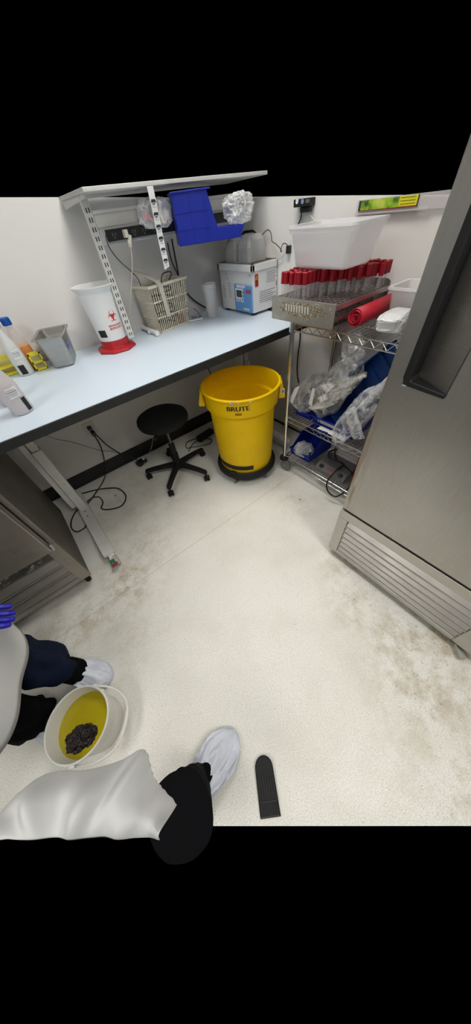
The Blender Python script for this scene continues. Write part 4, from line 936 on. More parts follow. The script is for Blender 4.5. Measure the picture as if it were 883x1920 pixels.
cord('power_lead', 'black cord looped twice on the floor behind the bench foot', [PZ(*p, F+.008) for p in ((140, 930), (165, 922), (195, 916), (222, 916), (236, 930), (228, 948), (205, 955), (190, 953), (193, 942), (186, 932), (172, 934), (158, 945), (143, 958), (134, 975), (134, 990), (144, 997), (158, 990), (163, 980))], .0045)
cord('power_lead', 'black cord sagging from the outlet to the power strip under the stool', [PY(179, 814, YW-.045), PY(200, 834, YW-.06), PY(225, 850, YW-.08), PY(250, 860, YW-.10), PZ(265, 866, .05), PZ(268, 872, .03)], .0045)
cord('power_lead', 'thin black wire strung along the wall under the bench', [PY(*p, YW-.01) for p in ((79, 813), (105, 823), (135, 829), (165, 838), (190, 845), (210, 846))], .0016)
cord('power_lead', 'short thin black wire leaning on the wall above the baseboard', [PY(*p, YW-.012) for p in ((207, 846), (222, 850), (229, 855), (236, 866))], .0014)
cord('power_lead', 'white cord hanging behind the stool down to the floor strip', [PY(287, 770, YW-.05), PY(287, 810, YW-.04), PY(284, 838, YW-.04), PY(275, 860, YW-.04), PZ(271, 868, .03)], .0028, IVORY)
c = PZ(266, 870, .0); t = thing('extension_block', 'black extension block lying on the floor behind the stool with a white plug', 'extension block', (c.x, c.y, 0))
obj('block_body', MB().obox((c.x+.005, c.y, .022), (.045, .012, 0), (-.006, .022, 0), (0, 0, .020)), BLK, t, world=True, bevel=.004)
obj('white_plug', MB().obox((c.x+.03, c.y-.008, .052), (.012, 0, 0), (0, .010, 0), (0, 0, .012)), IVORY, t, world=True, bevel=.003, label='white plug')
c = PZ(388, 815, .02); t = thing('extension_block', 'black extension block on the floor between the stool and the yellow bin', 'extension block', (c.x, c.y, 0))
obj('block_body', MB().obox((c.x-.02, c.y, .026), (.090, .012, 0), (-.004, .026, 0), (0, 0, .024)), BLK, t, world=True, bevel=.005)
cord('power_lead', 'black cord looping on the floor between the stool and the yellow bin', [PZ(*p, F) for p in ((398, 812), (380, 820), (362, 824), (350, 830), (350, 840), (362, 838), (378, 836), (392, 832), (397, 826), (390, 822), (375, 824), (362, 832), (354, 846))], .0035)
cord('power_lead', 'black cord hanging on the right wall behind the shelving cart', [PX(*p, XW-.015) for p in ((563, 612), (562, 640), (558, 670), (557, 700), (560, 718))], .0045)
cord('power_lead', 'short black cord dipping below the bench edge above the yellow bin', [PY(*p, 1.9) for p in ((386, 680), (390, 690), (394, 700), (396, 712))], .0040)
# ================================================================ things on the shelving cart
# perforated steel rack with two decks
RX0, RX1, RY0, RY1 = 1.202, 1.622, .832, 1.218; RZ = .9875; RT = 1.082
t = thing('perforated_rack', 'perforated steel tube rack with two decks and a crusted front plate on the top shelf', 'rack', ((RX0+RX1)/2, (RY0+RY1)/2, RZ))
NX, NY = 14, 13
def deck(z, x0, x1, y0, y1, nx, ny, r):
    m = MB(); dx, dy = (x1-x0)/nx, (y1-y0)/ny; T = .0016; n = 8; vs = []; fs = []
    for i in range(nx):
        for j in range(ny):
            cx_, cy_ = x0+(i+.5)*dx, y0+(j+.5)*dy; o = len(vs)
            sq = [(1, 0), (1, 1), (0, 1), (-1, 1), (-1, 0), (-1, -1), (0, -1), (1, -1)]
            for k in range(8): vs.append((cx_+sq[k][0]*dx/2, cy_+sq[k][1]*dy/2, z))
            for k in range(8): a = k*PI/4; vs.append((cx_+r*math.cos(a), cy_+r*math.sin(a), z))
            for k in range(8): a = k*PI/4; vs.append((cx_+r*math.cos(a), cy_+r*math.sin(a), z-T*2))
            for k in range(8): q = (k+1) % 8; fs += [(o+k, o+q, o+8+q, o+8+k), (o+8+k, o+8+q, o+16+q, o+16+k)]
    m.add(vs, fs); return m
m = deck(RT-.004, RX0+.006, RX1, RY0+.004, RY1-.004, NX, NY, .0098)
m.box(RX0+.004, RX1, RY0, RY0+.003, RT-.022, RT-.003).box(RX0+.004, RX1, RY1-.003, RY1, RT-.022, RT-.003)
obj('upper_deck', m, TRAY, t, world=True, smooth=False)
m = deck(RT-.050, RX0+.006, RX1, RY0+.004, RY1-.004, NX, NY, .0098); m.box(RX0+.004, RX1, RY0, RY0+.003, RT-.062, RT-.049).box(RX0+.004, RX1, RY1-.003, RY1, RT-.062, RT-.049)
obj('lower_deck', m, TRAY, t, world=True, smooth=False)
m = deck(RZ+.006, RX0+.006, RX1, RY0+.004, RY1-.004, NX, NY, .0085); m.box(RX0+.004, RX1, RY0, RY0+.003, RZ, RZ+.012)
obj('bottom_deck', m, TRAY, t, world=True, smooth=False)
fp = obj('front_plate', MB().box(RX0, RX0+.0025, RY0-.004, RY1+.004, RZ+.003, RT+.004), steel('crusted plate steel', (.44, .42, .36), .5, (1, 6, 6), dirt=.85, dcol=(.62, .60, .52), dthr=(.56, .66)), t, world=True, bevel=.0012)
bk = obj('back_plate', MB().prism([(RY0-.002, RZ+.003), (RY1+.002, RZ+.003), (RY1+.002, RT+.012), (RY1-.014, RT+.022), (RY0+.014, RT+.022), (RY0-.002, RT+.012)], RX1, RX1+.002, 'x'), TRAY, t, world=True, smooth=False)
# crust and slots
m = MB(); random.seed(11); cyc, czc = PX(562, 580, RX0).y, PX(562, 581, RX0).z
for k in range(520):
    a = random.uniform(0, 2*PI); rr = random.gauss(1, .20); y = cyc+math.cos(a)*rr*.105-.01; z = czc+math.sin(a)*rr*.021
    if not (RZ+.008 < z < RT-.002): continue
    s = random.uniform(.0012, .0042); p = [Vector((RX0-.0006-random.uniform(0, .001), y+s*math.cos(b)*random.uniform(.5, 1.3), z+s*math.sin(b)*random.uniform(.5, 1.2))) for b in [i*PI/3 for i in range(6)]]
    m.i = random.choice((0, 0, 1, 2)); m.add(p, [tuple(range(6))])
for k in range(46):
    y = random.uniform(RY0+.01, RY1-.01); z = random.uniform(RZ+.01, RT-.004)
    s = random.uniform(.001, .0032); ang_ = random.uniform(0, PI); l = random.uniform(1, 4)
    c = Vector((RX0-.0008, y, z)); u = Vector((0, math.cos(ang_), math.sin(ang_)*.5))*s*l; v = Vector((0, -math.sin(ang_), math.cos(ang_)))*s*.4; m.i = random.choice((1, 1, 1)); m.rectd(c, u, v)
o_ = obj('dried_crust', m, [mat('brown crust', (.26, .19, .09), .9), mat('pale crust', (.66, .63, .52), .9), mat('tan crust', (.46, .38, .22), .9)], fp, world=True, smooth=False, kind='stuff', label='brown and cream dried crust')
m = MB(); 
for k in range(9):
    y = lerp(PX(537, 577, RX0).y, PX(577, 585, RX0).y, k/8); m.i = 0
    m.add([(RX0-.0017, y+.0065, czc-.011), (RX0-.0017, y-.0065, czc-.0125), (RX0-.0017, y-.0065, czc+.0145), (RX0-.0017, y+.0065, czc+.016)], [(0, 1, 2, 3)])
    if k: m.i = 1; m.add([(RX0-.0023, y+.0085, czc+.0135), (RX0-.0023, y+.0065, czc+.0135), (RX0-.0023, y+.0045, czc-.012), (RX0-.0023, y+.0065, czc-.012)], [(0, 1, 2, 3)])
obj('striped_label', m, [mat('aged label', (.66, .64, .56), .7), INK], fp, world=True, smooth=False, label='cream label ruled with slanting black lines')
# tubes
CAPR = .0125
def make_tube(x, y, z):
    t = thing('test_tube', 'clear tube with a red cap standing in the perforated steel rack', 'test tube', (x, y, z), group='red capped tubes in the perforated rack')
    obj('tube', MB().lathe([(0, 0), (.0055, .003), (.0088, .010), (.0092, .125), (.0092, .145)], n=12), CLR2, t)
    obj('cap', MB().lathe([(0, .184), (.0095, .184), (.0118, .182), (.0122, .140), (.0108, .139)], n=14), RED, t, label='red cap')
    return t
tubes = []; dx, dy = (RX1-RX0-.006)/NX, (RY1-RY0-.008)/NY; tz = RT-.095
for i in range(NX):
    x = RX0+.006+(i+.5)*dx
    if i < 1: continue
    bound = 1.03 if x < 1.31 else lerp(1.03, .93, (x-1.31)/.12) if x < 1.43 else lerp(.93, .80, min(1, (x-1.43)/.15))
    for j in range(NY):
        y = RY0+.004+(j+.5)*dy
        if y < bound or y > 1.205: continue
        tubes.append((x, y))
random.seed(2); proto = None
for k, (x, y) in enumerate(tubes):
    jz = random.uniform(-.003, .004)
    if proto is None: proto = make_tube(x, y, tz+jz); continue
    c = copy_tree(proto); c.location = (x, y, tz+jz); c.rotation_euler = (random.uniform(-.03, .03), random.uniform(-.03, .03), 0)
# frosted tub on the tubes
TZ = 1.178
t = thing('storage_tub', 'large frosted plastic tub resting on top of the red capped tubes', 'tub', (1.400, 1.030, TZ))
def tub(t, hx0, hy0, hx1, hy1, H, mt, lip=.010, rl=.026, rad=.02, inner=True):
    rg = [rrect(hx0-.01, hy0-.01, rad, .0), rrect(hx0, hy0, rad, .008), rrect(hx1, hy1, rad*1.2, H-rl), rrect(hx1+lip*.9, hy1+lip*.9, rad*1.3, H-rl+.001), rrect(hx1+lip, hy1+lip, rad*1.3, H-.012), rrect(hx1+lip+.004, hy1+lip+.004, rad*1.3, H-.009), rrect(hx1+lip+.003, hy1+lip+.003, rad*1.3, H),
          rrect(hx1-.001, hy1-.001, rad*1.2, H-.001), rrect(hx1-.004, hy1-.004, rad*1.2, H-rl), rrect(hx0-.003, hy0-.003, rad, .010), rrect(hx0-.014, hy0-.014, rad, .004)]
    return obj('tub_body', MB().loft(rg, (True, True)), mt, t, ang=50)
tub(t, .100, .145, .108, .170, .140, mat('frosted tub plastic', (.88, .87, .88), .42, alpha=.52))
# red rubber roll
p0, p1 = PZ(688, 603, 1.022), PZ(745, 575, 1.022); ax_ = Vector((p1.x-p0.x, p1.y-p0.y, 0)).normalized(); sd = Vector((-ax_.y, ax_.x, 0)); Lr = .30
p0 = Vector((1.300, .785, .9885+.036)); ax_ = Vector((1, .02, 0)).normalized(); sd = Vector((-ax_.y, ax_.x, 0))
m = MB(); n = 100; prof = []
for k in range(n+1): a = k/n*2*PI*4.2; r_ = .007+.0285*k/n*(1+.06*math.sin(a*1.3)); prof.append((r_*math.cos(a-1.2)*1.08, r_*math.sin(a-1.2)))
prof += [(.044, -.010), (.050, -.028), (.054, -.0345)] if False else []
vs = []
T = .0022
for s in (0, 1):
    for k, (a, b) in enumerate(prof):
        q = p0+ax_*(s*Lr+(.004*math.sin(k*.4) if s == 0 else 0))+sd*a+Vector((0, 0, b)); vs.append(q)
m.add(vs, [(k, k+1, n+2+k, n+1+k) for k in range(n)])
o_ = obj('rubber_roll', m, REDS, solid=T, ang=60); tag(o_, 'rolled red rubber sheet lying beside the perforated rack on the top shelf', 'roll')
m = crumple((1.345, .625, .9885+.034), (.085, .052, .029), 14, .10, 1.6, 5, 4.0, axes((1, .15, 0), (0, 1, 0)))
tag(obj('white_pouch', m, mat('white glossy film', (.74, .74, .73), .25, bump=.6, bscale=18)), 'white glossy plastic pouch in front of the small clear tub on the top shelf', 'pouch')
t = thing('storage_tub', 'small frosted plastic tub behind the white pouch on the top shelf', 'tub', (1.545, .640, .9885)); tub(t, .070, .085, .082, .100, .118, mat('frosted small tub', (.80, .78, .77), .4, alpha=.62), rl=.018, rad=.015)
# --- middle shelf
MZ = .4558
def bin_at(label, x, y, z, L, W, H, rot, mt, **k):
    t = thing('stacking_bin', label, 'bin', (x, y, z), (0, 0, rot)); akro(t, L, W, H, mt, **k); return t
FR = R(180)
bin_at('cobalt blue bin on the middle shelf under the leftmost clear bag', 1.425, 1.005, MZ, .30, .130, .125, FR, BLUEB, labelled=False)
bin_at('cobalt blue bin with a printed label at the middle of the middle shelf', 1.420, .775, MZ, .30, .300, .125, FR, BLUEB, lip=.42, cut=.35)
# tilted deep blue bin
u = Vector((-.10, -.66, .75)).normalized(); wv = Vector((-.82, -.38, .42)); wv = (wv-u*wv.dot(u)).normalized(); vv = wv.cross(u)
t = frame_thing('stacking_bin', 'empty deep blue bin tipped up on its end on the middle shelf', 'bin', (1.455, .700, .700), u, vv, wv)
akro(t, .46, .20, .125, BLUED, labelled=False, lip=.45, cut=.30, thick=.0045)
m = MB()
for k in (-.12, -.03, .06, .14): m.box(k-.0015, k+.0015, -.095, .095, .0046, .016)
m.box(-.20, .20, -.002, .002, .0046, .010)
obj('floor_ribs', m, BLUED, t, smooth=False)
# bag of gloves
gax = axes((.02, -.42, .78), (0, .8, .4))
m = crumple((1.335, .835, .668), (.175, .078, .070), 21, .22, 2.0, 5, 2.6, axes((.0, -.50, .86), (.0, .86, .5)))
gb = tag(obj('plastic_bag', m, film('clear film b', lo=.08, hi=.45, glint=.4, scale=8)), 'knotted clear plastic bag full of white gloves on the middle shelf', 'bag')
m = crumple((1.335, .780, .880), (.055, .040, .050), 22, .35, 2.4, 4, 2.0, axes((.0, .5, .86), (1, 0, 0)))
obj('bag_knot', m, MATS['clear film b'], gb, world=True, label='twisted and knotted top')
WG = mat('white knit glove', (.62, .60, .54), .85, bump=.5, bscale=50, var=.05)
random.seed(9)
gl = [(1.30, .885, .575, 0), (1.31, .860, .605, .2), (1.32, .845, .637, -.15), (1.32, .815, .668, .1), (1.33, .80, .70, .3), (1.34, .785, .735, -.2)]
for k, (x, y, z, r_) in enumerate(gl):
    tt = thing('knit_glove', ['lowest white glove in the clear knotted bag', 'second lowest white glove in the clear knotted bag', 'third white glove from the bottom in the clear knotted bag', 'third white glove from the top in the clear knotted bag', 'second highest white glove in the clear knotted bag', 'highest white glove in the clear knotted bag'][k], 'glove', (x, y, z), group='white gloves in the knotted bag')
    fr = axes((0.1, -.86, .40+r_*.3), (1, 0, .1)); m = crumple((0, 0, 0), (.075, .040, .013), 30+k, .20, 1.8, 3, 2.8, fr)
    obj('palm', m, WG, tt)
    for q in range(4):
        b0 = fr @ Vector((.062, -.028+q*.019, 0)); e0 = fr @ Vector((.105+.012*math.sin(q*1.9), -.032+q*.021, .006))
        obj('finger', MB().tube([b0, (b0+e0)/2+Vector((0, 0, .003)), e0], [.010, .0095, .007], 8, sm=3), WG, tt)
for k, (cx_, cy_, cz_) in enumerate(((1.262, .945, .62), (1.262, .945, .565))):
    q = [PX(*p, 1.262) for p in (((600, 723), (622, 716), (630, 722), (612, 738)), ((597, 745), (612, 738), (616, 748), (600, 755)))[k]]
    m = MB(); n = 5; vs = []
    for i in range(n+1):
        for s in (0, 1):
            a = q[0].lerp(q[1], i/n) if s == 0 else q[3].lerp(q[2], i/n); vs.append(a+Vector((-.004*(i % 2), 0, 0)))
    vs += [v+Vector((.0012, 0, 0)) for v in vs]; N2 = 2*(n+1)
    fs = []
    for i in range(n): fs += [(2*i, 2*i+1, 2*i+3, 2*i+2), (N2+2*i, N2+2*i+2, N2+2*i+3, N2+2*i+1)]
    m.add(vs, fs)
    tag(obj('paper_insert', m, PAPER, smooth=False), ['upper creased white paper slip in the bag of gloves', 'lower creased white paper slip in the bag of gloves'][k], 'paper')
# left bag
m = crumple((1.330, 1.000, .600), (.125, .075, .070), 41, .25, 2.0, 5, 2.4, axes((0, -.52, .85), (1, 0, 0)))
tag(obj('plastic_bag', m, film('grey clear film', (.62, .62, .61), lo=.16, hi=.45, glint=.35, scale=9)), 'leftmost crumpled clear bag with white labels beside the shelf post', 'bag')
for k, pts in enumerate((((541, 752), (553, 727), (562, 724), (548, 757)), ((578, 757), (586, 727), (591, 730), (584, 762)))):
    q = [PX(*p, 1.245) for p in pts]; tag(obj('paper_insert', MB().add(q+[v+Vector((.001, 0, 0)) for v in q], [(0, 1, 2, 3), (7, 6, 5, 4)]), PAPER, smooth=False), ['white slip at the left edge of the leftmost clear bag', 'narrow white slip in the middle of the leftmost clear bag'][k], 'paper')
# right bag with white packet
m = crumple((1.265, .630, .610), (.190, .070, .055), 51, .20, 1.8, 5, 2.6, axes((.0, -.42, .90), (1, 0, 0)))
tag(obj('plastic_bag', m, film('clear film c', (.84, .86, .90), lo=.10, hi=.45, glint=.4, scale=8)), 'shiny clear bag with a handwritten white packet against the tall refrigerator', 'bag')
q = [PX(*p, 1.262) for p in ((645, 775), (664, 760), (684, 822), (662, 824))]
m = MB(); n = 8; vs = []
for i in range(n+1):
    a, b = q[0].lerp(q[3], i/n), q[1].lerp(q[2], i/n)
    for s in range(4): p = a.lerp(b, s/3); vs.append(p+Vector((.006*math.sin(i*1.7+s*2.1), 0, 0)))
fs = [(4*i+s, 4*i+s+1, 4*i+s+5, 4*i+s+4) for i in range(n) for s in range(3)]; m.add(vs, fs)
t = thing('white_packet', 'white packet with blue handwriting inside the shiny clear bag', 'packet', q[3]); obj('packet', m, PAPER, t, world=True, solid=.002)
m = MB(); c = (q[0]+q[2])/2; uu = (q[3]-q[0]).normalized(); vv = (q[1]-q[0]).normalized()
m.text('PLUMMER', .040, lambda x, y: c-uu*x*.85+vv*(y+.004)+Vector((-.0095, 0, 0))); m.text('LOT', .026, lambda x, y: c-uu*(x-.06)+vv*(y+.036)+Vector((-.0095, 0, 0)))
obj('handwriting', m, mat('blue ink', (.03, .05, .22), .6), t, world=True, smooth=False)
m = crumple((1.30, .570, .755), (.110, .055, .020), 55, .10, 1.8, 4, 3.0, axes((0, -.5, .87), (1, 0, 0))); tag(obj('white_sleeve', m, mat('white film', (.70, .71, .73), .25, alpha=.85, bump=.5, bscale=22)), 'white folded sleeve at the top of the shiny clear bag', 'sleeve')
# documents under bins
def sheet(name, label, pts, z, mt=PAPER, th=.0012):
    q = [PZ(*p, z) for p in pts]; m = MB().add(q+[v-Vector((0, 0, th)) for v in q], [(0, 1, 2, 3), (7, 6, 5, 4), (0, 3, 7, 4), (1, 5, 6, 2), (2, 6, 7, 3), (0, 4, 5, 1)])
    return tag(obj(name, m, mt, smooth=False), label, 'paper')
sheet('printed_card', 'left printed white card lying on the middle shelf in front of the labelled bin', ((594, 803), (606, 796), (628, 806), (618, 812)), MZ+.0020)
sheet('printed_card', 'right printed white card with a blue edge on the middle shelf', ((614, 812), (622, 806), (650, 818), (646, 828)), MZ+.0040)
q0 = PZ(634, 818, MZ+.0052)
m = MB()
for k in range(2):
    for s in range(6):
        p = PZ(622+s*4+k, 810.5+s*2.6+k*3, MZ+.0052); m.rectd(p, (PZ(624, 811.5, MZ)-PZ(622, 810.5, MZ))*.45, (0.0016, 0, 0))
# --- bottom shelf
BZ = .1328
t = bin_at('small cobalt blue bin with a label on the bottom shelf next to the post', 1.395, .985, BZ, .26, .185, .135, FR, BLUEB, lip=.42, cut=.42)
m = crumple((1.315, .985, BZ+.052), (.055, .060, .042), 61, .25, 2.2, 4, 2.4); tag(obj('plastic_bag', m, FILM2), 'small clear bag of glassware inside the bottom shelf bin', 'bag')
m = crumple((1.315, .965, BZ+.030), (.030, .035, .018), 62, .2, 2.2, 3, 2.4); tag(obj('cloth', m, mat('teal item', (.03, .14, .15), .5)), 'dark teal item inside the bottom shelf bin', 'cloth')
GD = mat('device grey', (.13, .13, .135), .5, var=.05)
t = thing('hotplate_stirrer', 'dark grey laboratory device with two black knobs at the front of the bottom shelf', 'device', (1.335, .705, BZ), (0, 0, R(2)))
obj('housing', MB().prism([(-.085, 0), (.10, 0), (.10, .060), (-.045, .060), (-.085, .030)], -.115, .115, 'y'), GD, t, bevel=.005)
for s in (-1, 1):
    kx = -.065; obj('knob', MB().cyl((kx+.002, s*.075, .044), (kx-.012, s*.075, .057), .015, .013, n=24), BLK, t, bevel=.002)
m = MB(); nrm = Vector((-.6, 0, .8)); fn = lambda u, v: (-.065-.0015+v*.8, -u, .045+.0016+v*.6)
m.strip([(-.03, .0), (.014, .0)], .017, fn); l_ = obj('display', m, mat('display red brown', (.22, .05, .03), .4), t, smooth=False)
m = MB()
for k in range(4): m.text(str((3, 0, 0, 5)[k]), .012, lambda x, y, k=k: (lambda r_: (r_[0]-.0008, r_[1], r_[2]+.0006))(fn(-.024+k*.0105+x, y)))
obj('display_digits', m, mat('digit red', (.45, .10, .06), .4), l_, smooth=False)
t = thing('balance', 'pale grey device behind the dark one with knobs on the bottom shelf', 'device', (1.505, .720, BZ)); obj('housing', MB().box(-.085, .085, -.125, .125, 0, .075).box(-.070, .070, -.11, .11, .075, .088), mat('pale device', (.52, .50, .48), .45), t, bevel=.006)
obj('plate', MB().cyl((0, .04, .088), (0, .04, .096), .055, n=36), WPL, t, bevel=.002)
t = thing('red_box', 'dark red case on the pale device at the right end of the bottom shelf', 'case', (1.46, .56, BZ)); obj('case_body', MB().box(-.10, .10, -.03, .03, 0, .20), mat('dark red plastic', (.22, .008, .015), .4), t, bevel=.006)
obj('latch', MB().box(-.108, -.100, -.012, .012, .15, .17), BLK, t, bevel=.001)
cord('power_lead', 'thick black cord curled over the grey device and hanging over the shelf edge', [Vector(p) for p in ((1.42, .78, .235), (1.36, .80, .235), (1.33, .77, .215), (1.34, .71, .215), (1.33, .66, .222), (1.25, .66, .212), (1.19, .665, .15), (1.185, .64, .085), (1.20, .575, .070), (1.26, .535, .16), (1.33, .56, .215))], .0055)
cord('power_lead', 'black cord running straight back across the grey device', [Vector(p) for p in ((1.42, .80, .24), (1.37, .745, .205), (1.35, .68, .205), (1.33, .61, .205), (1.31, .565, .205))], .0045)
# ================================================================ bucket, floor things
KX, KY = -.556, .470
t = thing('bucket', 'white plastic bucket of yellow liquid with a dark soaked lump in it', 'bucket', (KX, KY, 0))
BW = mat('translucent white bucket', (.80, .785, .73), .35, var=.02)
rim = [(.098, .002), (.1005, .010), (.112, .150), (.1125, .158)]
body = obj('bucket_body', MB().lathe([(0, .0), (.098, .0), (.1005, .008), (.1100, .150), (.1125, .1505), (.1125, .154), (.1108, .155), (.1112, .162), (.1165, .163), (.1165, .1665), (.113, .1675), (.1135, .174), (.1205, .175), (.1215, .180), (.1215, .186), (.1185, .1885), (.1150, .187), (.1125, .180), (.0975, .008), (0, .006)], n=96), BW, t, weld=True)
rd = MB()
for k in range(150): a = 2*PI*k/150; u = Vector((math.cos(a), math.sin(a), 0)); rd.obox(u*.1187+Vector((0, 0, .1888)), u*.0010, Vector((-u.y, u.x, 0))*.0014, (0, 0, .0008))
o_ = obj('rim_teeth', rd, BW, body, smooth=False, kind='stuff')
YL = mat('yellow liquid', (.50, .40, .012), .12, alpha=.86, spec=.5)
obj('yellow_liquid', MB().lathe([(0, .0075), (.0970, .0075), (.1075, .112), (.1077, .1185), (0, .1185)], n=72), YL, t, label='cloudy yellow liquid')
# handle lying over towards the room
ha = math.atan2(1.31-KY, .2-KX)
va_ = math.atan2(.75-KY, .1-KX)
pv1, pv2 = PZ(178, 1290, .168)-Vector((KX, KY, 0)), PZ(137, 1436, .168)-Vector((KX, KY, 0))
a1, a2 = math.atan2(pv1.y, pv1.x), math.atan2(pv2.y, pv2.x)
e1 = Vector((math.cos(a1), math.sin(a1), 0)); e2 = Vector((math.cos(a2), math.sin(a2), 0)); ch = (e1-e2).normalized(); md = Vector((ch.y, -ch.x, 0))
if md.dot(Vector((-KX, -KY, 0))) < 0: md = -md
pts = []; hc0 = (e1+e2)*.5*.124+Vector((0, 0, .166)); hl = (e1-e2).length*.5*.124
for k in range(13):
    ph = PI*k/12; dn = (md*.85+Vector((0, 0, -.53))).normalized(); pts.append(hc0+ch*hl*math.copysign(abs(math.cos(ph))**.8, math.cos(ph))+dn*.150*math.sin(ph)**.8)
hd = obj('handle', MB().tube(pts, .0042, 8, sm=4), BW, t)
i0 = 5; obj('grip', MB().tube([pts[5], pts[6], pts[7]], .0085, 10, sm=4), BW, hd)
for e_ in (e1, e2): obj('handle_lug', MB().obox(e_*.1235+Vector((0, 0, .170)), e_*.005, Vector((-e_.y, e_.x, 0))*.010, (0, 0, .008)), BW, t, bevel=.002)
for a in (R(20), R(75)):
    e_ = Vector((math.cos(a), math.sin(a), 0)); obj('rim_clip', MB().obox(e_*.1215+Vector((0, 0, .170)), e_*.0025, Vector((-e_.y, e_.x, 0))*.008, (0, 0, .008)), BW, t, bevel=.001)
m = MB(); random.seed(5); lc = Vector((KX-.030, KY-.032, .119))
bm = bmesh.new(); bmesh.ops.create_icosphere(bm, subdivisions=5, radius=1); vs = []
for v in bm.verts:
    p = v.co; n_ = noise.noise(p*2.2+Vector((3, 1, 9))); n2 = noise.noise(p*7+Vector((1, 5, 2))); n3 = noise.noise(p*17); q = p*(1+.22*n_+.10*n2+.05*n3)
    ln = Vector((q.x*.060, q.y*.042, q.z*.015+.0035*n3)); c_, s_ = math.cos(R(-20)), math.sin(R(-20)); vs.append(lc+Vector((ln.x*c_-ln.y*s_, ln.x*s_+ln.y*c_, ln.z)))
m.add(vs, [tuple(x.index for x in f.verts) for f in bm.faces]); bm.free()
tag(obj('soaked_tissue', m, mat('dark wet tissue', (.016, .010, .010), .28, var=.6, vscale=45, bump=1.0, bscale=150, spec=.45)), 'dark brown wet lump floating in the yellow liquid of the bucket', 'lump')
# black ribbed piece on the floor
p0, p1, p2, p3 = PZ(477, 1436, .012), PZ(512, 1434, .012), PZ(526, 1529, .006), PZ(489, 1538, .006)
tip = PZ(490, 1412, .02); mid0 = (p0+p1)/2; mid1 = (p2+p3)/2
u = (mid0-mid1); u.z = 0; Ls = u.length; u.normalize(); v = Vector((-u.y, u.x, 0)); hw = (p1-p0).length/2
base_c = Vector((mid1.x, mid1.y, 0))
t = frame_thing('ribbed_rubber_piece', 'black ribbed rubber piece with a rounded end lying on the open floor', 'rubber piece', base_c+Vector((0, 0, .0006)), u, v, (0, 0, 1))
Lt = Ls+.034; hwid = hw*.98
out = [(0, -hwid*1.02), (Ls*.5, -hwid)]
def outline(s=1.0):
    o = [(0+.0*(1-s), -hwid*1.04*s), (Ls*.55, -hwid*1.0*s), (Ls-.006, -hwid*.97*s)]
    for k in range(1, 12): a = -PI/2+PI*k/12; o.append((Ls-.006+(.034)*math.cos(a)*s, hwid*.97*math.sin(a)*s))
    return o+[(Ls-.006, hwid*.97*s), (Ls*.55, hwid*1.0*s), (0, hwid*1.04*s)]
def hgt(x): return .006+.016*max(0, min(1, x/Ls))
o1 = outline(1); o2 = outline(.90)
obj('pad', MB().loft([[(x, y, .0) for x, y in o1], [(x, y, hgt(x)*.8) for x, y in o1], [(x, y, hgt(x)) for x, y in o2]], (True, True)), RUB, t)
m = MB()
for k in range(7):
    y = -hwid*.78+k*hwid*1.56/6; xe = Ls-.022-abs(k-3)**2*.0016
    m.add([(Ls*.02, y-.0016, hgt(0)), (Ls*.02, y+.0016, hgt(0)), (xe, y+.0016, hgt(xe)), (xe, y-.0016, hgt(xe)), (Ls*.02, y-.0012, hgt(0)+.0035), (Ls*.02, y+.0012, hgt(0)+.0035), (xe, y+.0012, hgt(xe)+.0030), (xe, y-.0012, hgt(xe)+.0030)],
          [(0, 3, 2, 1), (4, 5, 6, 7), (0, 1, 5, 4), (2, 3, 7, 6), (0, 4, 7, 3), (1, 2, 6, 5)])
m.obox((Ls*.30, 0, hgt(Ls*.3)+.0015), (.002, 0, .0003), (0, hwid*.85, 0), (0, 0, .0025)).obox((0.004, 0, hgt(0)+.001), (.002, 0, 0), (0, hwid*.95, 0), (0, 0, .0025))
o_ = obj('ribs', m, mat('worn black rib', (.022, .021, .020), .5, var=.4, vscale=90), t, smooth=False)
for nm, lb, px, py, s, mt in (('crumb', 'bright yellow crumb on the floor near the bench caster', 256, 1067, .006, mat('yellow crumb', (.70, .50, .02), .6)), ('crumb', 'dark brown crumb on the floor in front of the shelving cart', 562, 937, .005, mat('brown crumb', (.15, .09, .03), .8)),
                              ('crumb', 'small blue scrap on the floor inside the cord loop', 217, 930, .005, mat('blue scrap', (.03, .05, .12), .6))):
    c = PZ(px, py, 0); tag(obj(nm, crumple((c.x, c.y, .0032), (s, s*.7, .0028), px, .3, 2, 2), mt), lb, 'crumb')

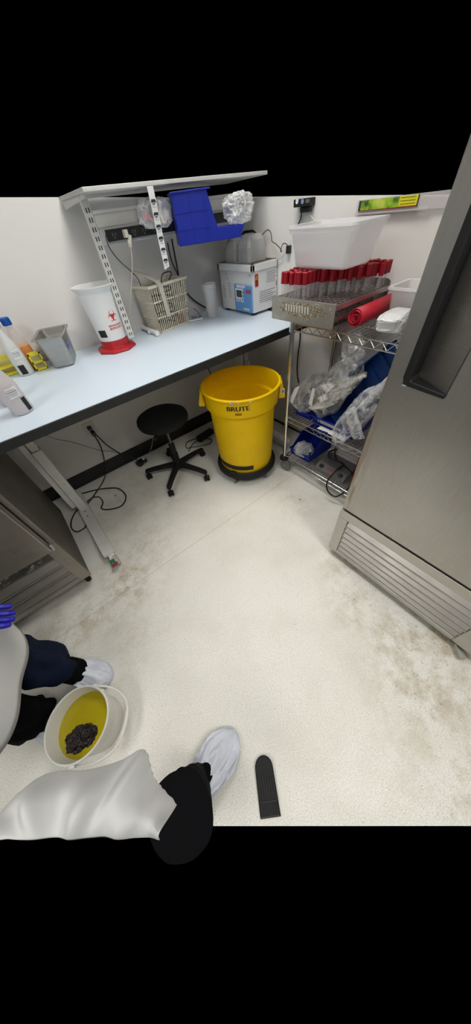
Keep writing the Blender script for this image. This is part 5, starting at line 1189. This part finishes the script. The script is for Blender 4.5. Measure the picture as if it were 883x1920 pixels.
# ================================================================ people
def ringpts(c, rx, ry, z, n=40, wob=0, ph=0, fold=7, rot=0, fn=None):
    out = []
    for k in range(n):
        a = 2*PI*k/n; r = 1+wob*math.sin(fold*a+ph)+wob*.5*math.sin((fold+4)*a+ph*2)
        x, y = rx*r*math.cos(a), ry*r*math.sin(a)
        out.append((c[0]+x*math.cos(rot)-y*math.sin(rot), c[1]+x*math.sin(rot)+y*math.cos(rot), z+(fn(a) if fn else 0)))
    return out
def shoe_cover(parent, heel, toe, w_=.055, h=.075, seed=0, world=True, label=None):
    """elasticated film cover over a shoe: floor outline from heel to toe, open around the ankle"""
    heel, toe = Vector(heel), Vector(toe); u = (toe-heel); L = u.length; u.normalize(); v = Vector((-u.y, u.x, 0)); rings = []
    # sections along the foot
    sec = [(-.01, .022, .045, .040), (.03, .040, .078, .0), (.10, .043, .088, 0), (.16, .048, .080, 0), (.20, .053, .064, 0), (.245, .052, .050, 0), (.275, .040, .040, 0), (.297, .018, .026, 0), (.303, .006, .016, 0)]
    n = 72; fine = []
    for i in range(len(sec)-1):
        for q in range(5 if i < 7 else 2): f = q/(5 if i < 7 else 2); fine.append([lerp(sec[i][k], sec[i+1][k], f) for k in range(3)])
    fine.append(sec[-1][:3])
    for s, hw_, hh in fine:
        g = max(0, min(1, (.27-s)/.10)); s = s*L/.30; r = []
        for k in range(n):
            a = 2*PI*k/n; y = hw_*w_/.055*math.copysign(abs(math.cos(a))**.8, math.cos(a)); z = hh*h/.075*.5*(1+math.copysign(abs(math.sin(a))**(.8 if math.sin(a) > 0 else .35), math.sin(a)))
            nn = noise.noise(Vector((s*16+seed, a*2.2, 1)))*.008
            fold = 1-abs(noise.noise(Vector((s*9+seed, a*4.5, 3))))*3.2; nn += max(-.3, fold)*.0055*(.45+.55*g)
            fold = 1-abs(noise.noise(Vector((s*40+a*3+seed, a*7, 5))))*3; nn += max(-.3, fold)*.0022*(.3+.7*g)
            r.append(heel+u*s+v*(y+nn*math.cos(a))+Vector((0, 0, max(.0015, z+nn*(1 if z > .01 else 0)))))
        rings.append(r)
    return obj('shoe_cover', MB().loft(rings, (True, True)), SOLE, parent, world=world, sub=0, ang=50, label=label or 'pale translucent shoe cover')
# person on the left, full figure beside the frame
t = thing('person', 'person in a white lab coat and navy trousers standing at the left behind the bucket', 'person', (-.66, .70, 0))
fd = Vector((.16, -.175, 0)).normalized()                       # direction the nearer foot points
ankN = Vector((-.588, .748, .085)); ankF = Vector((-.735, .640, .085))
hip = Vector((-.80, .80, .93)); hN, hF = hip+Vector((.06, .07, -.02)), hip+Vector((-.05, -.08, -.02))
sh = hip+Vector((.02, -.02, .50)); 
lat = Vector((.62, .78, 0)); fw = Vector((.70, -.62, 0)).normalized()
pts = [(*hip, .12), (*(hip+Vector((0, 0, .12))), .115), (*(hip+Vector((.01, -.01, .30))), .14), (*(sh+Vector((0, 0, -.02))), .12), (*(sh+Vector((.01, -.01, .07))), .055), (*(sh+Vector((.02, -.02, .14))), .055)]
edg = [(0, 1), (1, 2), (2, 3), (3, 4), (4, 5)]
def add(p, r, c): pts.append((*p, r)); edg.append((c, len(pts)-1)); return len(pts)-1
for h_, ank in ((hN, ankN), (hF, ankF)):
    kn = h_.lerp(ank, .52)+fw*.035; a = add(h_, .095, 0); a = add(h_.lerp(kn, .5), .080, a); a = add(kn, .058, a); a = add(kn.lerp(ank, .4), .056, a); a = add(ank+Vector((0, 0, .02)), .036, a); a = add(ank+Vector((0, 0, -.04))+fd*.02, .034, a)
hand = Vector((-.452, .700, .735))
shN, shF = sh+lat*.17+Vector((0, 0, .0)), sh-lat*.17
elN = shN+Vector((.05, -.02, -.30)); elF = shF+Vector((.03, .0, -.29)); hF_ = elF+Vector((.14, -.14, -.18))
a = add(shN, .060, 3); a = add(elN, .042, a); a = add(hand+Vector((-.035, .02, .075)), .028, a)
a = add(shF, .060, 3); a = add(elF, .042, a); a = add(hF_, .028, a)
body = skin('body', pts, edg, SKIN, t, 2)
# trousers
def trouser(parent, h_, ank, mt, zhem, rt=.105, rh=.072, seed=0):
    kn = h_.lerp(ank, .52)+fw*.035; path = [h_, h_.lerp(kn, .5), kn, kn.lerp(ank, .45), ank+Vector((0, 0, zhem-ank.z))]; path = spline(path, 5); rings = []; N = len(path)
    for i, c in enumerate(path):
        f = i/(N-1); r = lerp(rt, rh, f**.7); rr = []
        for k in range(36):
            a = 2*PI*k/36; nn = noise.noise(Vector((math.cos(a)*1.6+seed, math.sin(a)*1.6, c.z*11)))*.022*(.4+f)+.004*math.sin(c.z*70+a*2)
            rr.append(c+Vector(((r+nn)*math.cos(a), (r+nn)*math.sin(a), .010*math.sin(a*2+seed) if i == N-1 else 0)))
        rings.append(rr)
    return obj('trouser_leg', MB().loft(rings), mt, parent, world=True, solid=.003, ang=60)
trouser(t, hN, ankN, NAVY, .135, seed=1)
trouser(t, hF, ankF, BLACKC, .110, seed=4)
def sock(parent, ank, toe_dir, z0, z1, r):
    rings = []
    for z in (z0, (z0+z1)/2, z1): rings.append([(ank.x+toe_dir.x*(.05*(z1-z)/(z1-z0))+r*1.05*math.cos(2*PI*k/24), ank.y+toe_dir.y*(.05*(z1-z)/(z1-z0))+r*math.sin(2*PI*k/24), z+.003*math.sin(k*2.1)) for k in range(24)])
    return obj('sock', MB().loft(rings, (False, True)), BLACKC, parent, world=True, sub=1, label='black sock')
sock(t, ankN+fd*.018, fd, .040, .150, .052); sock(t, ankF, fd, .045, .13, .046)
shoe_cover(t, ankN-fd*.055+Vector((0, 0, -.085)), ankN+fd*.205+Vector((0, 0, -.085)), .062, .080, 3)
fd2 = Vector((.30, -.95, 0)).normalized(); shoe_cover(t, ankF-fd2*.07+Vector((0, 0, -.085)), ankF+fd2*.165+Vector((0, 0, -.085)), .055, .075, 9)
# coat
cc = Vector((-.735, .765, 0)); rings = []
hemz = lambda a: .035*math.sin(3*a+.6)+.018*math.sin(7*a)
for z, rx, ry, wob, cxy in ((.50, .255, .30, .055, (-.745, .70)), (.62, .245, .285, .045, (-.755, .715)), (.80, .225, .26, .03, (-.775, .75)), (.98, .205, .235, .015, (-.79, .775)), (1.12, .185, .215, .01, (-.79, .78)), (1.30, .185, .225, .005, (-.785, .775)), (1.42, .16, .215, 0, (-.78, .775)), (1.475, .085, .10, 0, (-.775, .77))):
    rings.append(ringpts(cxy, rx, ry, z, 56, wob, 1.1, 6, R(0), hemz if z == .50 else None))
obj('lab_coat', MB().loft(rings), COAT, t, world=True, solid=.003, sub=1, ang=70, label='white lab coat')
for shd, el, wr in ((shN, elN, hand+Vector((-.030, .018, .085))), (shF, elF, hF_)):
    obj('sleeve', MB().tube([shd+Vector((0, 0, .02)), shd.lerp(el, .5), el, el.lerp(wr, .5), wr], [.078, .07, .062, .056, .050], 20, sm=3), COAT, t, world=True, ang=70, label='white coat sleeve')
def glove_hand(parent, wr, palm_dir, side, mt, curl=.5):
    d = Vector(palm_dir).normalized(); s = Vector(side); s = (s-d*s.dot(d)).normalized(); n_ = d.cross(s)
    P = [(*wr, .026), (*(wr+d*.045), (.038)), (*(wr+d*.085), (.036))]; E = [(0, 1), (1, 2)]
    def ad(p, r, c): P.append((*p, r)); E.append((c, len(P)-1)); return len(P)-1
    for k, L in enumerate((.068, .076, .071, .056)):
        b = wr+d*.085+s*(-.030+k*.020); i = ad(b, .0105, 2); c2 = b+d*L*.45+n_*.012*curl*2; i = ad(c2, .0100, i); c3 = c2+d*L*.28+n_*.022*curl*2; i = ad(c3, .0092, i); i = ad(c3+d*L*.10+n_*L*.25, .0080, i)
    b = wr+d*.025-s*.026; i = ad(b, .014, 0); i = ad(b-s*.022+d*.030+n_*.008, .0125, i); ad(b-s*.028+d*.058+n_*.018, .0105, i)
    return skin('gloved_hand', P, E, mt, parent, 2, label='hand in a blue nitrile glove')
glove_hand(t, hand+Vector((-.025, .015, .055)), (.12, -.12, -.95), (.3, .9, 0), GLOVE, .4)
glove_hand(t, hF_, (.5, -.5, -.7), (.6, .7, 0), GLOVE, .4)
# head, just outside the picture
hc = sh+Vector((.035, -.035, .235)); hr = []
fa = math.atan2(fw.y, fw.x)
for k, (z, rx, ry, ox) in enumerate(((-.125, .030, .035, .045), (-.115, .050, .048, .030), (-.085, .075, .060, .012), (-.04, .090, .070, .004), (0, .096, .075, 0), (.05, .098, .077, -.004), (.09, .082, .066, -.006), (.115, .048, .040, -.008), (.124, .012, .012, -.008))):
    r_ = []
    for q in range(32):
        a = 2*PI*q/32; x = rx*math.cos(a)+ox; y = ry*math.sin(a)
        if k in (3, 4) and q in (0, 1, 31): x += (.020 if k == 3 else .010)*(1 if q == 0 else .3)
        r_.append(hc+Vector((x*math.cos(fa)-y*math.sin(fa), x*math.sin(fa)+y*math.cos(fa), z)))
    hr.append(r_)
head = obj('head', MB().loft(hr, (True, True)), SKIN, t, world=True, sub=1, ang=80)
def hp_(x, y, z): return hc+Vector((x*math.cos(fa)-y*math.sin(fa), x*math.sin(fa)+y*math.cos(fa), z))
for s in (-1, 1):
    e_ = obj('eye', MB().lathe([(0, -.010), (.007, -.007), (.010, 0), (.007, .007), (0, .010)], hp_(.084, s*.030, .005), n=16), PAPER, head, world=True)
    obj('iris', MB().lathe([(0, -.004), (.004, 0), (0, .004)], hp_(.0935, s*.030, .005), n=12), HAIR, e_, world=True)
    obj('ear', MB().lathe([(0, -.028), (.008, -.02), (.010, 0), (.009, .02), (0, .028)], hp_(-.005, s*.078, -.01), n=12), SKIN, head, world=True)
obj('mouth', MB().obox(hp_(.083, 0, -.070), hp_(.004, 0, 0)-hp_(0, 0, 0), hp_(0, .020, 0)-hp_(0, 0, 0), (0, 0, .003)), mat('lips', (.42, .16, .14), .5), head, world=True, bevel=.002)
obj('hair', MB().lathe([(.102, -.02), (.108, .03), (.100, .085), (.070, .122), (.02, .138), (0, .138)], hp_(-.018, 0, 0), n=36), HAIR, t, world=True, solid=.004)

# second person: the legs and coat that reach into the picture from below
t = thing('person', 'person in black trousers and white coat with one covered foot stepping in from the bottom', 'person', (-.33, .03, 0))
heelB, toeB = Vector((-.418, .016, 0)), Vector((-.112, .076, 0)); fb_ = (toeB-heelB).normalized(); ankB = Vector((-.338, .036, .09))
kneeB = Vector((-.300, -.030, .48)); hipB = Vector((-.325, -.140, .80))
ankL = Vector((-.60, -.05, .09)); kneeL = Vector((-.55, -.09, .48)); hipL = Vector((-.47, -.16, .80))
P = [(-.338, .022, .22, .046)]; E = []
def ad(p, r, c): P.append((*p, r)); E.append((c, len(P)-1)); return len(P)-1
i = ad((-.338, .028, .17), .044, 0); i = ad(ankB, .036, i); ad(ankB+Vector((0, 0, -.04))+fb_*.02, .034, i)
skin('body', P, E, SKIN, t, 2)
def leg_cloth(path, radii, mt, seed, elong=1.0):
    path = spline([Vector(p) for p in path], 6); rings = []; N = len(path)
    for i, c in enumerate(path):
        f = i/(N-1); r = lerp(radii[0], radii[1], f); rr = []
        for k in range(40):
            a = 2*PI*k/40; nn = noise.noise(Vector((math.cos(a)*1.7+seed, math.sin(a)*1.7, c.z*13)))*.020*(.5+f)+.003*math.sin(c.z*80+a*2+seed)
            rr.append(c+Vector(((r*elong+nn)*math.cos(a), (r+nn)*math.sin(a), .014*math.cos(a-.3) if i == N-1 else 0)))
        rings.append(rr)
    return obj('trouser_leg', MB().loft(rings, (True, False)), mt, t, world=True, solid=.003, ang=60)
path_top = Vector((-.338, .022, .25))
lc_ = leg_cloth([path_top, path_top.lerp(ankB, .35)+Vector((0, .004, 0)), path_top.lerp(ankB, .7), ankB+Vector((-.008, .004, .012))], (.094, .068), BLACKC, 3, 1.06)
obj('shoe_tongue', crumple(ankB+fb_*.055+Vector((0, 0, -.012)), (.055, .034, .034), 5, .08, 2, 3, 2.4, axes(fb_+Vector((0, 0, -.55)), (-fb_.y, fb_.x, 0))), BLACKC, t, world=True, label='black shoe top showing above the cover')
shoe_cover(t, heelB, toeB, .068, .085, 5)
# coat: hem points taken at thigh height, rising to the waist
hemB = [(-.700, .150, .62), (-.650, .185, .61), (-.600, .240, .60), (-.545, .262, .60), (-.475, .268, .60), (-.430, .250, .60), (-.375, .208, .585), (-.310, .176, .575), (-.272, .168, .565), (-.258, .150, .565), (-.262, .118, .575), (-.262, .090, .57), (-.254, .066, .565), (-.244, .030, .57), (-.240, -.01, .57), (-.235, -.06, .57)]
hemB = hemB[:-2]
hs = spline([Vector(p) for p in hemB], 6); rings = []
bl0, bl1 = PZ(-60, 1570, .70), PZ(308, 1568, .60)
for f in (0, .05, .15, .3, .45, .6, .8, 1.0):
    r_ = []; M_ = len(hs)-1
    for k, p in enumerate(hs):
        q0_ = bl0.lerp(bl1, k/M_); q = p.lerp(q0_, f); nn = noise.noise(Vector((k*.16, f*2, 2)))*.035*math.sin(PI*min(1, f*.8+.1))
        q = q+Vector((0, 0, nn+.05*math.sin(PI*f*.9)+(.006*math.sin(k*1.9) if f == 0 else 0)+.006*math.sin(k*.33)*f)); r_.append(q)
    rings.append(r_)
obj('lab_coat', MB().loft(rings, closed=False), COAT, t, world=True, solid=.003, sub=1, ang=80, label='white lab coat skirt')
